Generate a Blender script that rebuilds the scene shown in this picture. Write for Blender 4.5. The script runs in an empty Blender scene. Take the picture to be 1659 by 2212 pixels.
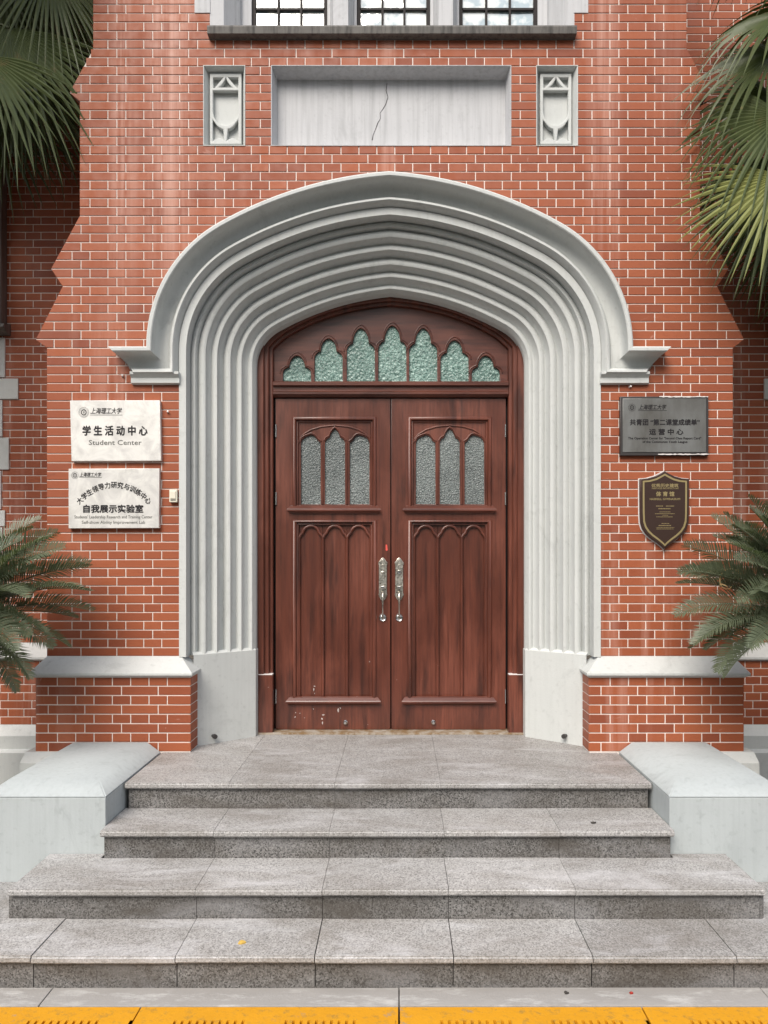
import bpy, bmesh, math, random
from mathutils import Vector, Matrix
R = math.radians
random.seed(7)
sc = bpy.context.scene
COL = sc.collection
# ------------------------------------------------------------------ camera, world, sun, exposure
CX, CY, CZ, FPX = 0.06, -5.537, 1.25, 1661.0          # eye position, focal length in reference pixels (1659 wide)
VPX, HZ = 862.0, 1205.0                               # vanishing point of the lines running into the picture
cam_d = bpy.data.cameras.new('camera'); cam = bpy.data.objects.new('camera', cam_d); COL.objects.link(cam)
cam.location = (CX, CY, CZ); cam.rotation_euler = (R(90), 0, 0)
cam_d.sensor_fit = 'HORIZONTAL'; cam_d.sensor_width = 36.0; cam_d.lens = 36.0 * FPX / 1659.0
cam_d.shift_x = -(VPX - 829.5) / 1659.0; cam_d.shift_y = (HZ - 1106.0) / 1659.0
cam_d.clip_start = 0.05; cam_d.clip_end = 500
sc.camera = cam
SUN_AZ, SUN_EL = 22.0, 45.0                           # sun to the left of the camera, high
world = bpy.data.worlds.new('World'); sc.world = world; world.use_nodes = True
wn, wl = world.node_tree.nodes, world.node_tree.links
bg = wn['Background']
sky = wn.new('ShaderNodeTexSky'); sky.sky_type = 'NISHITA'; sky.sun_disc = False
sky.sun_elevation = R(SUN_EL); sky.sun_rotation = R(180 + SUN_AZ); sky.air_density = 1.2; sky.dust_density = 3.0
tc = wn.new('ShaderNodeTexCoord'); cl = wn.new('ShaderNodeTexNoise'); cl.inputs['Scale'].default_value = 3.2; cl.inputs['Detail'].default_value = 6
cr = wn.new('ShaderNodeValToRGB'); cr.color_ramp.elements[0].position = 0.36; cr.color_ramp.elements[1].position = 0.62
mx = wn.new('ShaderNodeMix'); mx.data_type = 'RGBA'
wl.new(tc.outputs['Generated'], cl.inputs['Vector']); wl.new(cl.outputs['Fac'], cr.inputs['Fac'])
wl.new(cr.outputs['Color'], mx.inputs['Factor']); wl.new(sky.outputs['Color'], mx.inputs['A']); mx.inputs['B'].default_value = (7.2, 7.3, 7.6, 1)
wl.new(mx.outputs['Result'], bg.inputs['Color']); bg.inputs['Strength'].default_value = 0.10
sd = bpy.data.lights.new('sun', 'SUN'); sd.energy = 2.0; sd.angle = R(36); sd.color = (1.0, 0.94, 0.86)
so = bpy.data.objects.new('sun', sd); COL.objects.link(so); so.location = (-4, -9, 12)
az, el = R(SUN_AZ), R(SUN_EL)
so.rotation_euler = Vector((math.sin(az) * math.cos(el), math.cos(az) * math.cos(el), -math.sin(el))).to_track_quat('-Z', 'Y').to_euler()
vs = sc.view_settings; vs.view_transform = 'Standard'; vs.look = 'None'; vs.gamma = 1.0; vs.use_curve_mapping = False
vs.exposure = 0.93

# ------------------------------------------------------------------ key planes (metres; door face y = 0, landing z = 0)
YW, YP, YS = -0.49, -0.597, 0.306       # porch wall face, porch plinth face, recessed side wall face
GZ = -0.586                             # road level
def PX(px, y): return CX + (px - VPX) * (y - CY) / FPX
def PZ(py, y): return CZ - (py - HZ) * (y - CY) / FPX
def P2(px, py, y): return (PX(px, y), PZ(py, y))

# ------------------------------------------------------------------ helpers
ORI = {}
def mk(name, me, mat, parent=None, origin=(0, 0, 0), **kw):
    o = bpy.data.objects.new(name, me); COL.objects.link(o)
    po = ORI.get(parent.as_pointer(), Vector()) if parent else Vector()
    o.location = Vector(origin) - po
    ORI[o.as_pointer()] = Vector(origin)
    if parent: o.parent = parent
    if mat and me and not me.materials:
        for m in (mat if isinstance(mat, (list, tuple)) else [mat]): me.materials.append(m)
    for k, v in kw.items(): o[k] = v
    return o
def thing(name, label, cat, loc, group=None):
    o = bpy.data.objects.new(name, None); COL.objects.link(o); o.location = loc; o.empty_display_size = 0.1
    ORI[o.as_pointer()] = Vector(loc); o['label'] = label; o['category'] = cat
    if group: o['group'] = group
    return o
def mesh(name, v, f, smooth=None):
    me = bpy.data.meshes.new(name); me.from_pydata(v, [], f); me.update()
    if smooth is not None: smoothen(me, smooth)
    return me
def smoothen(me, ang):
    me.polygons.foreach_set('use_smooth', [True] * len(me.polygons)); me.set_sharp_from_angle(angle=R(ang))
def box_bm(bm, x0, x1, y0, y1, z0, z1, bev=0.0):
    r = bmesh.ops.create_cube(bm, size=1.0)
    for v in r['verts']:
        v.co = Vector((x0 if v.co.x < 0 else x1, y0 if v.co.y < 0 else y1, z0 if v.co.z < 0 else z1))
    if bev:
        es = list({e for v in r['verts'] for e in v.link_edges})
        bmesh.ops.bevel(bm, geom=es, offset=bev, segments=2, affect='EDGES', profile=0.6)
def bm_mesh(bm, name, smooth=None):
    bmesh.ops.recalc_face_normals(bm, faces=bm.faces)
    me = bpy.data.meshes.new(name); bm.to_mesh(me); bm.free()
    if smooth is not None: smoothen(me, smooth)
    return me
def box(name, b, mat, parent=None, bev=0.0, **kw):
    bm = bmesh.new(); box_bm(bm, *b, bev=bev)
    return mk(name, bm_mesh(bm, name), mat, parent, **kw)
def prism(pts, axis, a0, a1, name='prism', smooth=None):
    """closed 2-D outline swept straight along an axis; pts are the other two coordinates in x,y,z order"""
    def at(p, a): return (a, p[0], p[1]) if axis == 'x' else (p[0], a, p[1]) if axis == 'y' else (p[0], p[1], a)
    n = len(pts); v = [at(p, a0) for p in pts] + [at(p, a1) for p in pts]
    f = [(i, (i + 1) % n, n + (i + 1) % n, n + i) for i in range(n)] + [tuple(range(n))[::-1], tuple(range(n, 2 * n))]
    bm = bmesh.new(); me = mesh(name, v, f); bm.from_mesh(me); bpy.data.meshes.remove(me)
    return bm_mesh(bm, name, smooth)
def plate(name, loops, yf, th, bev=0.0, res=2, smooth=35):
    """flat plate with holes from outlines in (x, z); front face at y = yf, th thick towards +y"""
    cu = bpy.data.curves.new(name, 'CURVE'); cu.dimensions = '2D'; cu.fill_mode = 'BOTH'
    for lp in loops:
        s = cu.splines.new('POLY'); s.points.add(len(lp) - 1); s.use_cyclic_u = True
        for p, q in zip(s.points, lp): p.co = (q[0], q[1], 0, 1)
    cu.extrude = max(th / 2 - bev, 0.0002); cu.bevel_depth = bev; cu.bevel_resolution = res
    if bev: cu.offset = -bev
    o = bpy.data.objects.new(name, cu); COL.objects.link(o)
    dg = bpy.context.evaluated_depsgraph_get(); me = bpy.data.meshes.new_from_object(o.evaluated_get(dg))
    bpy.data.objects.remove(o); bpy.data.curves.remove(cu)
    for v in me.vertices:
        x, z, d = v.co; v.co = (x, yf + th / 2 - d, z)
    me.materials.clear(); me.name = name
    bm = bmesh.new(); bm.from_mesh(me); bmesh.ops.remove_doubles(bm, verts=bm.verts, dist=1e-6)
    bmesh.ops.recalc_face_normals(bm, faces=bm.faces); bm.to_mesh(me); bm.free()
    smoothen(me, smooth)
    for p in me.polygons:
        if abs(p.normal.y) > 0.995: p.use_smooth = False
    return me
def tube_bm(bm, pts, rad, n=8, cyc=False, squash=1.0):
    pts = [Vector(p) for p in pts]; rings = []
    N = len(pts)
    rad = rad if isinstance(rad, (list, tuple)) else [rad] * N
    for i, p in enumerate(pts):
        a = pts[(i - 1) % N] if (cyc or i) else p; b = pts[(i + 1) % N] if (cyc or i < N - 1) else p
        d = (b - a).normalized()
        u = Vector((0, 1, 0)) if abs(d.y) < 0.9 else Vector((1, 0, 0))
        s = d.cross(u).normalized(); t = s.cross(d).normalized()
        k = 1.0
        if 0 < i < N - 1 or cyc:
            c = (p - a).normalized().dot((b - p).normalized()); k = min(1.6, 1 / max(0.3, math.sqrt((1 + c) / 2)))
        rings.append([bm.verts.new(p + (s * math.cos(2 * math.pi * j / n) * k + t * math.sin(2 * math.pi * j / n) * squash) * rad[i]) for j in range(n)])
    for i in range(N if cyc else N - 1):
        A, B = rings[i], rings[(i + 1) % N]
        for j in range(n): bm.faces.new((A[j], A[(j + 1) % n], B[(j + 1) % n], B[j]))
    if not cyc:
        bm.faces.new(rings[0][::-1]); bm.faces.new(rings[-1])
def tube(name, pts, rad, mat, parent, n=8, cyc=False, squash=1.0, **kw):
    bm = bmesh.new(); tube_bm(bm, pts, rad, n, cyc, squash)
    return mk(name, bm_mesh(bm, name, 50), mat, parent, **kw)
def lathe_y(name, cx, cz, prof, mat, parent, n=20):
    """turned piece whose axis runs along y; prof = [(radius, y)]"""
    v, f = [], []
    for r, y in prof:
        for j in range(n): a = 2 * math.pi * j / n; v.append((cx + r * math.cos(a), y, cz + r * math.sin(a)))
    for i in range(len(prof) - 1):
        for j in range(n): f.append((i * n + j, i * n + (j + 1) % n, (i + 1) * n + (j + 1) % n, (i + 1) * n + j))
    f.append(tuple(range(n))); f.append(tuple(range((len(prof) - 1) * n, len(prof) * n))[::-1])
    bm = bmesh.new(); me = mesh(name, v, f); bm.from_mesh(me); bpy.data.meshes.remove(me)
    return mk(name, bm_mesh(bm, name, 40), mat, parent)

# ------------------------------------------------------------------ materials
def nm(name, col=(0.5, 0.5, 0.5), rough=0.6, spec=0.4, metal=0.0):
    m = bpy.data.materials.new(name); m.use_nodes = True; b = m.node_tree.nodes['Principled BSDF']
    b.inputs['Base Color'].default_value = (*col, 1); b.inputs['Roughness'].default_value = rough
    b.inputs['Specular IOR Level'].default_value = spec; b.inputs['Metallic'].default_value = metal
    return m
class N:
    def __init__(s, m): s.m = m; s.n = m.node_tree.nodes; s.l = m.node_tree.links; s.b = s.n['Principled BSDF']; s.geo = s.n.new('ShaderNodeNewGeometry')
    def pos(s, scale=(1, 1, 1)):
        v = s.n.new('ShaderNodeVectorMath'); v.operation = 'MULTIPLY'; s.l.new(s.geo.outputs['Position'], v.inputs[0]); v.inputs[1].default_value = scale; return v.outputs[0]
    def noise(s, scale, detail=4, vec=None, rough=0.55, dist=0):
        t = s.n.new('ShaderNodeTexNoise'); t.inputs['Scale'].default_value = scale; t.inputs['Detail'].default_value = detail
        t.inputs['Roughness'].default_value = rough; t.inputs['Distortion'].default_value = dist
        s.l.new(vec if vec is not None else s.geo.outputs['Position'], t.inputs['Vector']); return t.outputs['Fac']
    def voro(s, scale, vec=None, feat='F1', out='Distance'):
        t = s.n.new('ShaderNodeTexVoronoi'); t.feature = feat; t.inputs['Scale'].default_value = scale
        s.l.new(vec if vec is not None else s.geo.outputs['Position'], t.inputs['Vector']); return t.outputs[out]
    def ramp(s, fac, stops):
        r = s.n.new('ShaderNodeValToRGB'); e = r.color_ramp.elements
        while len(e) < len(stops): e.new(0.5)
        for q, (p, c) in zip(e, stops): q.position = p; q.color = (c, c, c, 1) if isinstance(c, (int, float)) else (*c, 1)
        s.l.new(fac, r.inputs['Fac']); return r.outputs['Color']
    def mix(s, fac, a, b, mode='MIX'):
        t = s.n.new('ShaderNodeMix'); t.data_type = 'RGBA'; t.blend_type = mode
        for k, q in (('Factor', fac), ('A', a), ('B', b)):
            if hasattr(q, 'links'): s.l.new(q, t.inputs[k])
            elif k == 'Factor': t.inputs[k].default_value = q
            else: t.inputs[k].default_value = (*q, 1)
        return t.outputs['Result']
    def math(s, op, a, b=0.0):
        t = s.n.new('ShaderNodeMath'); t.operation = op
        for i, q in enumerate((a, b)):
            if hasattr(q, 'links'): s.l.new(q, t.inputs[i])
            else: t.inputs[i].default_value = q
        return t.outputs[0]
    def sep(s):
        t = s.n.new('ShaderNodeSeparateXYZ'); s.l.new(s.geo.outputs['Position'], t.inputs[0]); return t.outputs
    def rng(s, v, a, b, c=0.0, d=1.0):
        t = s.n.new('ShaderNodeMapRange'); s.l.new(v, t.inputs[0])
        for i, q in enumerate((a, b, c, d)): t.inputs[i + 1].default_value = q
        return t.outputs[0]
    def col(s, c): s.l.new(c, s.b.inputs['Base Color'])
    def rough(s, c): s.l.new(c, s.b.inputs['Roughness'])
    def bump(s, h, strength=0.3, dist=0.002):
        t = s.n.new('ShaderNodeBump'); t.inputs['Strength'].default_value = strength; t.inputs['Distance'].default_value = dist
        s.l.new(h, t.inputs['Height']); s.l.new(t.outputs[0], s.b.inputs['Normal'])
M = {}
# glazed brick facing: each brick a slightly different tone, lime bloom running down in streaks
m = M['brick'] = nm('brick', rough=0.55, spec=0.35); q = N(m)
oi = q.n.new('ShaderNodeObjectInfo')
rnd = q.math('FRACT', q.math('ADD', q.math('MULTIPLY', oi.outputs['Random'], 7.31), q.geo.outputs['Random Per Island']))
c = q.ramp(rnd, [(0, (0.225, 0.058, 0.028)), (0.10, (0.275, 0.073, 0.032)), (0.55, (0.315, 0.086, 0.036)), (1, (0.36, 0.103, 0.043))])
c = q.mix(q.math('MULTIPLY', q.noise(9, 5), 0.35), c, (0.235, 0.063, 0.031))
c = q.mix(q.ramp(q.noise(60, 4), [(0.55, 0.0), (0.8, 0.35)]), c, (0.20, 0.05, 0.035))
streak = q.noise(1.0, 5, q.pos((9.0, 1.0, 0.55)), 0.6)
big = q.noise(0.9, 2, q.pos((1.0, 1.0, 0.45)))
bloom = q.math('MULTIPLY', q.ramp(streak, [(0.48, 0.0), (0.72, 0.8)]), q.ramp(big, [(0.50, 0.0), (0.68, 0.75)]))
c = q.mix(q.math('MULTIPLY', bloom, 0.75), c, (0.62, 0.38, 0.31))
xz = q.sep(); runs = None
for cxs, wd in ((PX(368, YW), 0.20), (PX(268, YW), 0.10), (PX(1305, YW), 0.13), (PX(840, YW), 0.06)):   # lime runs below the ends of the window sill
    b_ = q.math('MAXIMUM', q.math('SUBTRACT', 1.0, q.math('DIVIDE', q.math('ABSOLUTE', q.math('SUBTRACT', xz['X'], cxs)), wd)), 0.0)
    runs = b_ if runs is None else q.math('MAXIMUM', runs, b_)
runs = q.math('MULTIPLY', q.math('MULTIPLY', runs, q.ramp(q.noise(1.0, 5, q.pos((26.0, 1.0, 0.7)), 0.6), [(0.36, 0.0), (0.66, 1.0)])), q.rng(xz['Z'], 2.7, 3.6, 0.0, 0.75))
c = q.mix(runs, c, (0.60, 0.36, 0.29))
smear = q.ramp(q.noise(5.0, 6, q.pos((1, 1, 1.6)), 0.65, 1.5), [(0.66, 0.0), (0.74, 0.55)])
c = q.mix(q.math('MULTIPLY', smear, 0.7), c, (0.60, 0.36, 0.30))
dark = q.ramp(q.noise(7.0, 3, q.pos((1, 1, 2.0))), [(0.70, 0.0), (0.80, 0.6)])
c = q.mix(q.math('MULTIPLY', dark, 0.5), c, (0.10, 0.03, 0.025))
q.col(c); q.rough(q.ramp(q.noise(14, 3), [(0.3, 0.45), (0.7, 0.7)]))
q.bump(q.noise(140, 4), 0.25, 0.002)
m = M['mortar'] = nm('mortar', rough=0.9, spec=0.2); q = N(m)
q.col(q.mix(q.noise(5, 5), (0.88, 0.80, 0.75), (0.70, 0.61, 0.56))); q.bump(q.noise(120, 3), 0.4, 0.002)
m = M['brick_return'] = nm('brick_return', rough=0.65); q = N(m)   # the flanks that face away from the steps
xyz = q.sep(); cmb = q.n.new('ShaderNodeCombineXYZ'); q.l.new(xyz['Y'], cmb.inputs[0]); q.l.new(xyz['Z'], cmb.inputs[1])
bt = q.n.new('ShaderNodeTexBrick'); q.l.new(cmb.outputs[0], bt.inputs['Vector'])
for k, v in (('Scale', 1.0), ('Mortar Size', 0.0045), ('Brick Width', 0.236), ('Row Height', 0.0578)): bt.inputs[k].default_value = v
bt.inputs['Color1'].default_value = (0.29, 0.07, 0.038, 1); bt.inputs['Color2'].default_value = (0.36, 0.09, 0.045, 1); bt.inputs['Mortar'].default_value = (0.7, 0.62, 0.57, 1)
q.col(bt.outputs['Color'])
def stone(name, a, b, streaks=0.0, rough=0.75):
    m = M[name] = nm(name, rough=rough, spec=0.3); q = N(m)
    c = q.mix(q.noise(2.6, 6), a, b)
    c = q.mix(q.ramp(q.noise(26, 5), [(0.58, 0.0), (0.82, 0.45)]), c, tuple(x * 0.62 for x in b))
    c = q.mix(q.ramp(q.noise(3.7, 7, q.pos((1, 1, 0.6)), 0.7, 0.8), [(0.56, 0.0), (0.72, 0.4)]), c, tuple(x * 0.60 for x in b))
    c = q.mix(q.ramp(q.noise(75, 3), [(0.74, 0.0), (0.77, 0.6)]), c, tuple(x * 0.45 for x in b))
    if streaks:
        s = q.noise(1.0, 5, q.pos((38, 38, 1.4)), 0.6)
        c = q.mix(q.math('MULTIPLY', q.ramp(s, [(0.45, 0.0), (0.7, 1.0)]), streaks), c, tuple(x * 0.55 for x in b))
    q.col(c); q.bump(q.math('ADD', q.noise(90, 4), q.math('MULTIPLY', q.noise(8, 2), 2.0)), 0.28, 0.003)
    return m
stone('painted_stone', (0.59, 0.605, 0.595), (0.50, 0.52, 0.51), 0.10)
stone('panel_stone', (0.56, 0.565, 0.58), (0.47, 0.475, 0.49), 0.38)
stone('sill_stone', (0.20, 0.19, 0.175), (0.10, 0.095, 0.09), 0.9)
stone('render_grey', (0.48, 0.52, 0.53), (0.37, 0.40, 0.405), 0.14)
def granite(name, tone, dirt, contrast=1.0):
    m = M[name] = nm(name, rough=0.6, spec=0.4); q = N(m)
    sp = q.voro(170, out='Color'); bw = q.n.new('ShaderNodeRGBToBW'); q.l.new(sp, bw.inputs[0])
    k_ = contrast
    def g(v_): v_ = 0.37 + (v_ - 0.37) * k_; return (v_ * tone, v_ * tone * 0.975, v_ * tone * 0.955)
    c = q.ramp(bw.outputs[0], [(0.18, g(0.12)), (0.42, g(0.34)), (0.62, g(0.41)), (0.86, g(0.58))])
    c = q.mix(q.ramp(q.noise(420, 2), [(0.35, 0.3 * k_), (0.65, 0.0)]), c, (0.10, 0.095, 0.09))
    c = q.mix(q.math('MULTIPLY', q.ramp(q.noise(1.7, 7, q.pos((1, 1.6, 2.0)), 0.68, 0.6), [(0.42, 0.0), (0.68, 1.0)]), dirt), c, (0.16 * tone, 0.138 * tone, 0.115 * tone))
    c = q.mix(q.ramp(q.noise(11, 6, None, 0.7), [(0.56, 0.0), (0.74, 0.45 * dirt + 0.1)]), c, (0.13 * tone, 0.115 * tone, 0.10 * tone))
    c = q.mix(q.ramp(q.noise(2.6, 7, q.pos((0.6, 1.8, 1)), 0.7, 0.8), [(0.52, 0.0), (0.70, 0.55)]), c, (0.56 * tone, 0.555 * tone, 0.57 * tone))
    oi = q.n.new('ShaderNodeObjectInfo')
    c = q.mix(1.0, c, q.ramp(oi.outputs['Random'], [(0, 0.86), (1, 1.08)]), 'MULTIPLY')
    q.col(c); q.rough(q.ramp(q.noise(6, 4), [(0.3, 0.42), (0.7, 0.75)])); q.bump(q.noise(260, 3), 0.3, 0.0015)
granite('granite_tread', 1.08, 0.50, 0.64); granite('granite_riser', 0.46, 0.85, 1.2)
# varnished hardwood, worn
def wood(name, a, b, horizontal=False):
    m = M[name] = nm(name, rough=0.38, spec=0.5); q = N(m)
    v = q.pos((2.2, 8, 46)) if horizontal else q.pos((46, 8, 2.2))
    g = q.noise(1.0, 6, v, 0.6, 0.4)
    c = q.mix(q.ramp(g, [(0.3, 0.0), (0.7, 1.0)]), a, b)
    v2 = q.pos((2.4, 6, 60)) if horizontal else q.pos((60, 6, 2.4))
    pat = q.math('MULTIPLY', q.ramp(q.noise(1.0, 6, q.pos((4, 3, 1.3)) if not horizontal else q.pos((1.3, 3, 4)), 0.6, 0.4), [(0.44, 0.0), (0.64, 0.9)]), q.ramp(q.noise(1.0, 5, v2, 0.65, 0.3), [(0.35, 0.2), (0.62, 1.0)]))
    c = q.mix(pat, c, tuple(x * 1.6 for x in b))
    v3 = q.pos((13, 3, 1.5)) if not horizontal else q.pos((1.5, 3, 13))
    c = q.mix(q.ramp(q.noise(1.0, 4, v3, 0.6), [(0.54, 0.0), (0.68, 0.75)]), c, tuple(x * 0.55 for x in a))
    q.b.inputs['Coat Weight'].default_value = 0.35; q.b.inputs['Coat Roughness'].default_value = 0.22
    z = q.sep()['Z']
    chips = q.math('MULTIPLY', q.ramp(q.noise(34, 3), [(0.735, 0.0), (0.755, 1.0)]), q.rng(z, 0.05, 0.5, 0.9, 0.0))
    c = q.mix(chips, c, (0.60, 0.52, 0.50))
    q.col(c); q.rough(q.ramp(pat, [(0, 0.34), (1, 0.55)])); q.bump(g, 0.12, 0.002)
wood('wood', (0.062, 0.0155, 0.009), (0.114, 0.0305, 0.0165)); wood('wood_rail', (0.060, 0.0155, 0.0095), (0.112, 0.031, 0.018), True)
def frosted(name, a, b, scale):
    m = M[name] = nm(name, rough=0.22, spec=0.6); q = N(m)
    n1 = q.noise(scale, 3, None, 0.6, 1.2); v = q.voro(scale * 0.8)
    c = q.mix(q.ramp(n1, [(0.40, 0.0), (0.60, 1.0)]), a, b)
    c = q.mix(q.ramp(q.noise(2.3, 2), [(0.4, 0.0), (0.6, 0.4)]), c, tuple(x * 0.55 for x in a))
    q.col(c); q.bump(q.math('ADD', n1, v), 0.9, 0.006)
frosted('frosted_green', (0.085, 0.165, 0.145), (0.30, 0.47, 0.42), 62)
frosted('frosted_grey', (0.085, 0.10, 0.10), (0.23, 0.265, 0.26), 105)
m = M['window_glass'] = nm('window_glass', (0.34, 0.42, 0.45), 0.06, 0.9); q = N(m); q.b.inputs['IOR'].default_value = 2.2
q.col(q.mix(q.ramp(q.noise(9, 3), [(0.42, 0), (0.6, 1)]), (0.30, 0.40, 0.44), (0.80, 0.84, 0.80))); q.bump(q.noise(7, 2), 0.25, 0.02)  # pale mottled sky reflection painted into the pane colour
M['iron'] = nm('iron', (0.022, 0.018, 0.018), 0.65, 0.25)
m = M['brass'] = nm('brass', (0.42, 0.40, 0.35), 0.34, 0.5, 1.0); q = N(m)
q.col(q.mix(q.ramp(q.noise(45, 3), [(0.45, 0), (0.75, 1)]), (0.60, 0.58, 0.52), (0.30, 0.27, 0.22))); q.rough(q.ramp(q.noise(80, 3), [(0.3, 0.22), (0.7, 0.5)]))
m = M['steel_plate'] = nm('steel_plate', (0.72, 0.71, 0.69), 0.42, 0.5, 0.35); q = N(m)
q.col(q.mix(q.ramp(q.noise(7, 6, None, 0.65, 1.0), [(0.42, 0), (0.66, 0.8)]), (0.74, 0.73, 0.70), (0.52, 0.51, 0.50))); q.rough(q.ramp(q.noise(12, 4), [(0.3, 0.35), (0.7, 0.6)]))
m = M['dark_plate'] = nm('dark_plate', (0.2, 0.2, 0.19), 0.4, 0.5, 0.55); q = N(m)
q.col(q.mix(q.ramp(q.noise(5, 6, q.pos((1, 1, 0.4)), 0.6), [(0.40, 0), (0.66, 1)]), (0.24, 0.245, 0.24), (0.14, 0.135, 0.125)))
M['plate_rim'] = nm('plate_rim', (0.06, 0.055, 0.055), 0.4, 0.5, 0.4)
M['ink'] = nm('ink', (0.018, 0.016, 0.018), 0.5, 0.3)
M['ink_grey'] = nm('ink_grey', (0.12, 0.12, 0.11), 0.5, 0.3)
M['bronze'] = nm('bronze', (0.055, 0.032, 0.026), 0.38, 0.5, 0.35)
M['gilt'] = nm('gilt', (0.45, 0.36, 0.18), 0.4, 0.5, 0.6)
M['cream_plastic'] = nm('cream_plastic', (0.70, 0.66, 0.55), 0.4, 0.5)
M['chrome'] = nm('chrome', (0.62, 0.62, 0.62), 0.2, 0.5, 1.0)
M['red_tape'] = nm('red_tape', (0.65, 0.09, 0.07), 0.5)
M['crack_dark'] = nm('crack_dark', (0.10, 0.095, 0.10), 0.9)
M['chipped'] = nm('chipped', (0.46, 0.41, 0.39), 0.8)
M['sealant'] = nm('sealant', (0.72, 0.69, 0.68), 0.6)
def leafmat(name, a, b, tip=None, bright=1.0):
    m = M[name] = nm(name, rough=0.42, spec=0.45); q = N(m)
    c = q.mix(q.noise(11, 4), a, b)
    if name != 'dry_leaf': c = q.mix(q.ramp(q.noise(7, 5, None, 0.7), [(0.60, 0.0), (0.72, 0.55)]), c, (0.20, 0.135, 0.06))
    q.col(c)
    q.b.inputs['Transmission Weight'].default_value = 0.0
    tr = q.n.new('ShaderNodeBsdfTranslucent'); q.l.new(q.mix(1.0, c, (1.3, 1.5, 0.7), 'MULTIPLY'), tr.inputs['Color'])
    ms = q.n.new('ShaderNodeMixShader'); ms.inputs[0].default_value = 0.22; out = q.n['Material Output']
    q.l.new(q.b.outputs[0], ms.inputs[1]); q.l.new(tr.outputs[0], ms.inputs[2]); q.l.new(ms.outputs[0], out.inputs['Surface'])
leafmat('palm_leaf', (0.045, 0.065, 0.022), (0.10, 0.125, 0.040)); leafmat('palm_leaf_light', (0.16, 0.18, 0.055), (0.27, 0.29, 0.095))
leafmat('cycad_leaf', (0.075, 0.095, 0.058), (0.155, 0.18, 0.115)); leafmat('dry_leaf', (0.42, 0.28, 0.12), (0.60, 0.45, 0.24))
m = M['trunk'] = nm('trunk', rough=0.95); q = N(m); q.col(q.mix(q.noise(18, 6, q.pos((3, 3, 1))), (0.05, 0.036, 0.024), (0.16, 0.12, 0.085))); q.bump(q.noise(30, 5, q.pos((3, 3, 1))), 0.9, 0.02)
m = M['asphalt'] = nm('asphalt', rough=0.95); q = N(m); q.col(q.mix(q.noise(180, 4), (0.032, 0.032, 0.033), (0.085, 0.083, 0.08))); q.bump(q.noise(160, 3), 0.6, 0.004)
m = M['soil'] = nm('soil', rough=1.0); q = N(m); q.col(q.mix(q.noise(22, 6), (0.03, 0.022, 0.015), (0.09, 0.07, 0.045))); q.bump(q.noise(40, 5), 1.0, 0.02)
m = M['concrete'] = nm('concrete', rough=0.85); q = N(m)
c = q.mix(q.noise(4, 7, q.pos((1, 2.5, 1)), 0.65), (0.38, 0.365, 0.35), (0.26, 0.245, 0.23)); c = q.mix(q.ramp(q.noise(9, 6, q.pos((0.6, 2, 1)), 0.7), [(0.52, 0), (0.68, 0.8)]), c, (0.50, 0.49, 0.475)); q.col(c); q.bump(q.noise(90, 5), 0.6, 0.004)
m = M['stained_sill'] = nm('stained_sill', rough=0.8); q = N(m)
q.col(q.mix(q.ramp(q.noise(14, 6, q.pos((1, 1, 1)), 0.7), [(0.40, 0), (0.60, 1)]), (0.34, 0.30, 0.25), (0.20, 0.125, 0.06))); q.bump(q.noise(60, 4), 0.5, 0.003)
m = M['yellow_paint'] = nm('yellow_paint', rough=0.6); q = N(m)
c = q.mix(q.noise(6, 6), (0.66, 0.31, 0.010), (0.54, 0.245, 0.008)); c = q.mix(q.ramp(q.noise(30, 6, None, 0.72), [(0.53, 0), (0.70, 0.8)]), c, (0.30, 0.18, 0.04)); c = q.mix(q.ramp(q.noise(5, 7, None, 0.75), [(0.60, 0), (0.66, 0.7)]), c, (0.25, 0.22, 0.17)); q.col(c); q.bump(q.noise(70, 5), 0.5, 0.004)

# ------------------------------------------------------------------ arch geometry (four-centred)
C1X, C1Z, R1, PH0 = -0.645, 2.60, 0.30, R(60.7)
p0 = (C1X - R1 * math.cos(PH0), C1Z + R1 * math.sin(PH0)); APEX = 3.108
ch = math.hypot(p0[0], APEX - p0[1]); half = (math.pi / 2 - PH0) - math.atan2(APEX - p0[1], -p0[0])
R2 = ch / (2 * math.sin(half)); C2 = (p0[0] + R2 * math.cos(PH0), p0[1] - R2 * math.sin(PH0))
def arch(w, n1=14, n2=22, z0=None):
    """left half of the arch line, w metres outside the innermost edge: bottom of jamb -> apex"""
    r = R1 + w; pts = []
    if z0 is not None: pts.append((C1X - r, z0))
    for i in range(n1 + 1):
        a = PH0 * i / n1; pts.append((C1X - r * math.cos(a), C1Z + r * math.sin(a)))
    Rr = R2 + w; e = math.acos(C2[0] / Rr)
    for i in range(1, n2 + 1):
        a = PH0 + (e - PH0) * i / n2; pts.append((C2[0] - Rr * math.cos(a), C2[1] + Rr * math.sin(a)))
    return pts
def mirror(l): return l + [(-x, z) for x, z in l[-2::-1]]
_hw = arch(0.452, 40, 60, 0.0)
def arch_half(z):
    if z <= _hw[1][1]: return 1.374 if z < 2.40 else -_hw[0][0]
    for (xa, za), (xb, zb) in zip(_hw[1:], _hw[2:]):
        if za <= z <= zb: return -(xa + (xb - xa) * (z - za) / max(1e-9, zb - za))
    return 0.0

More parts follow.
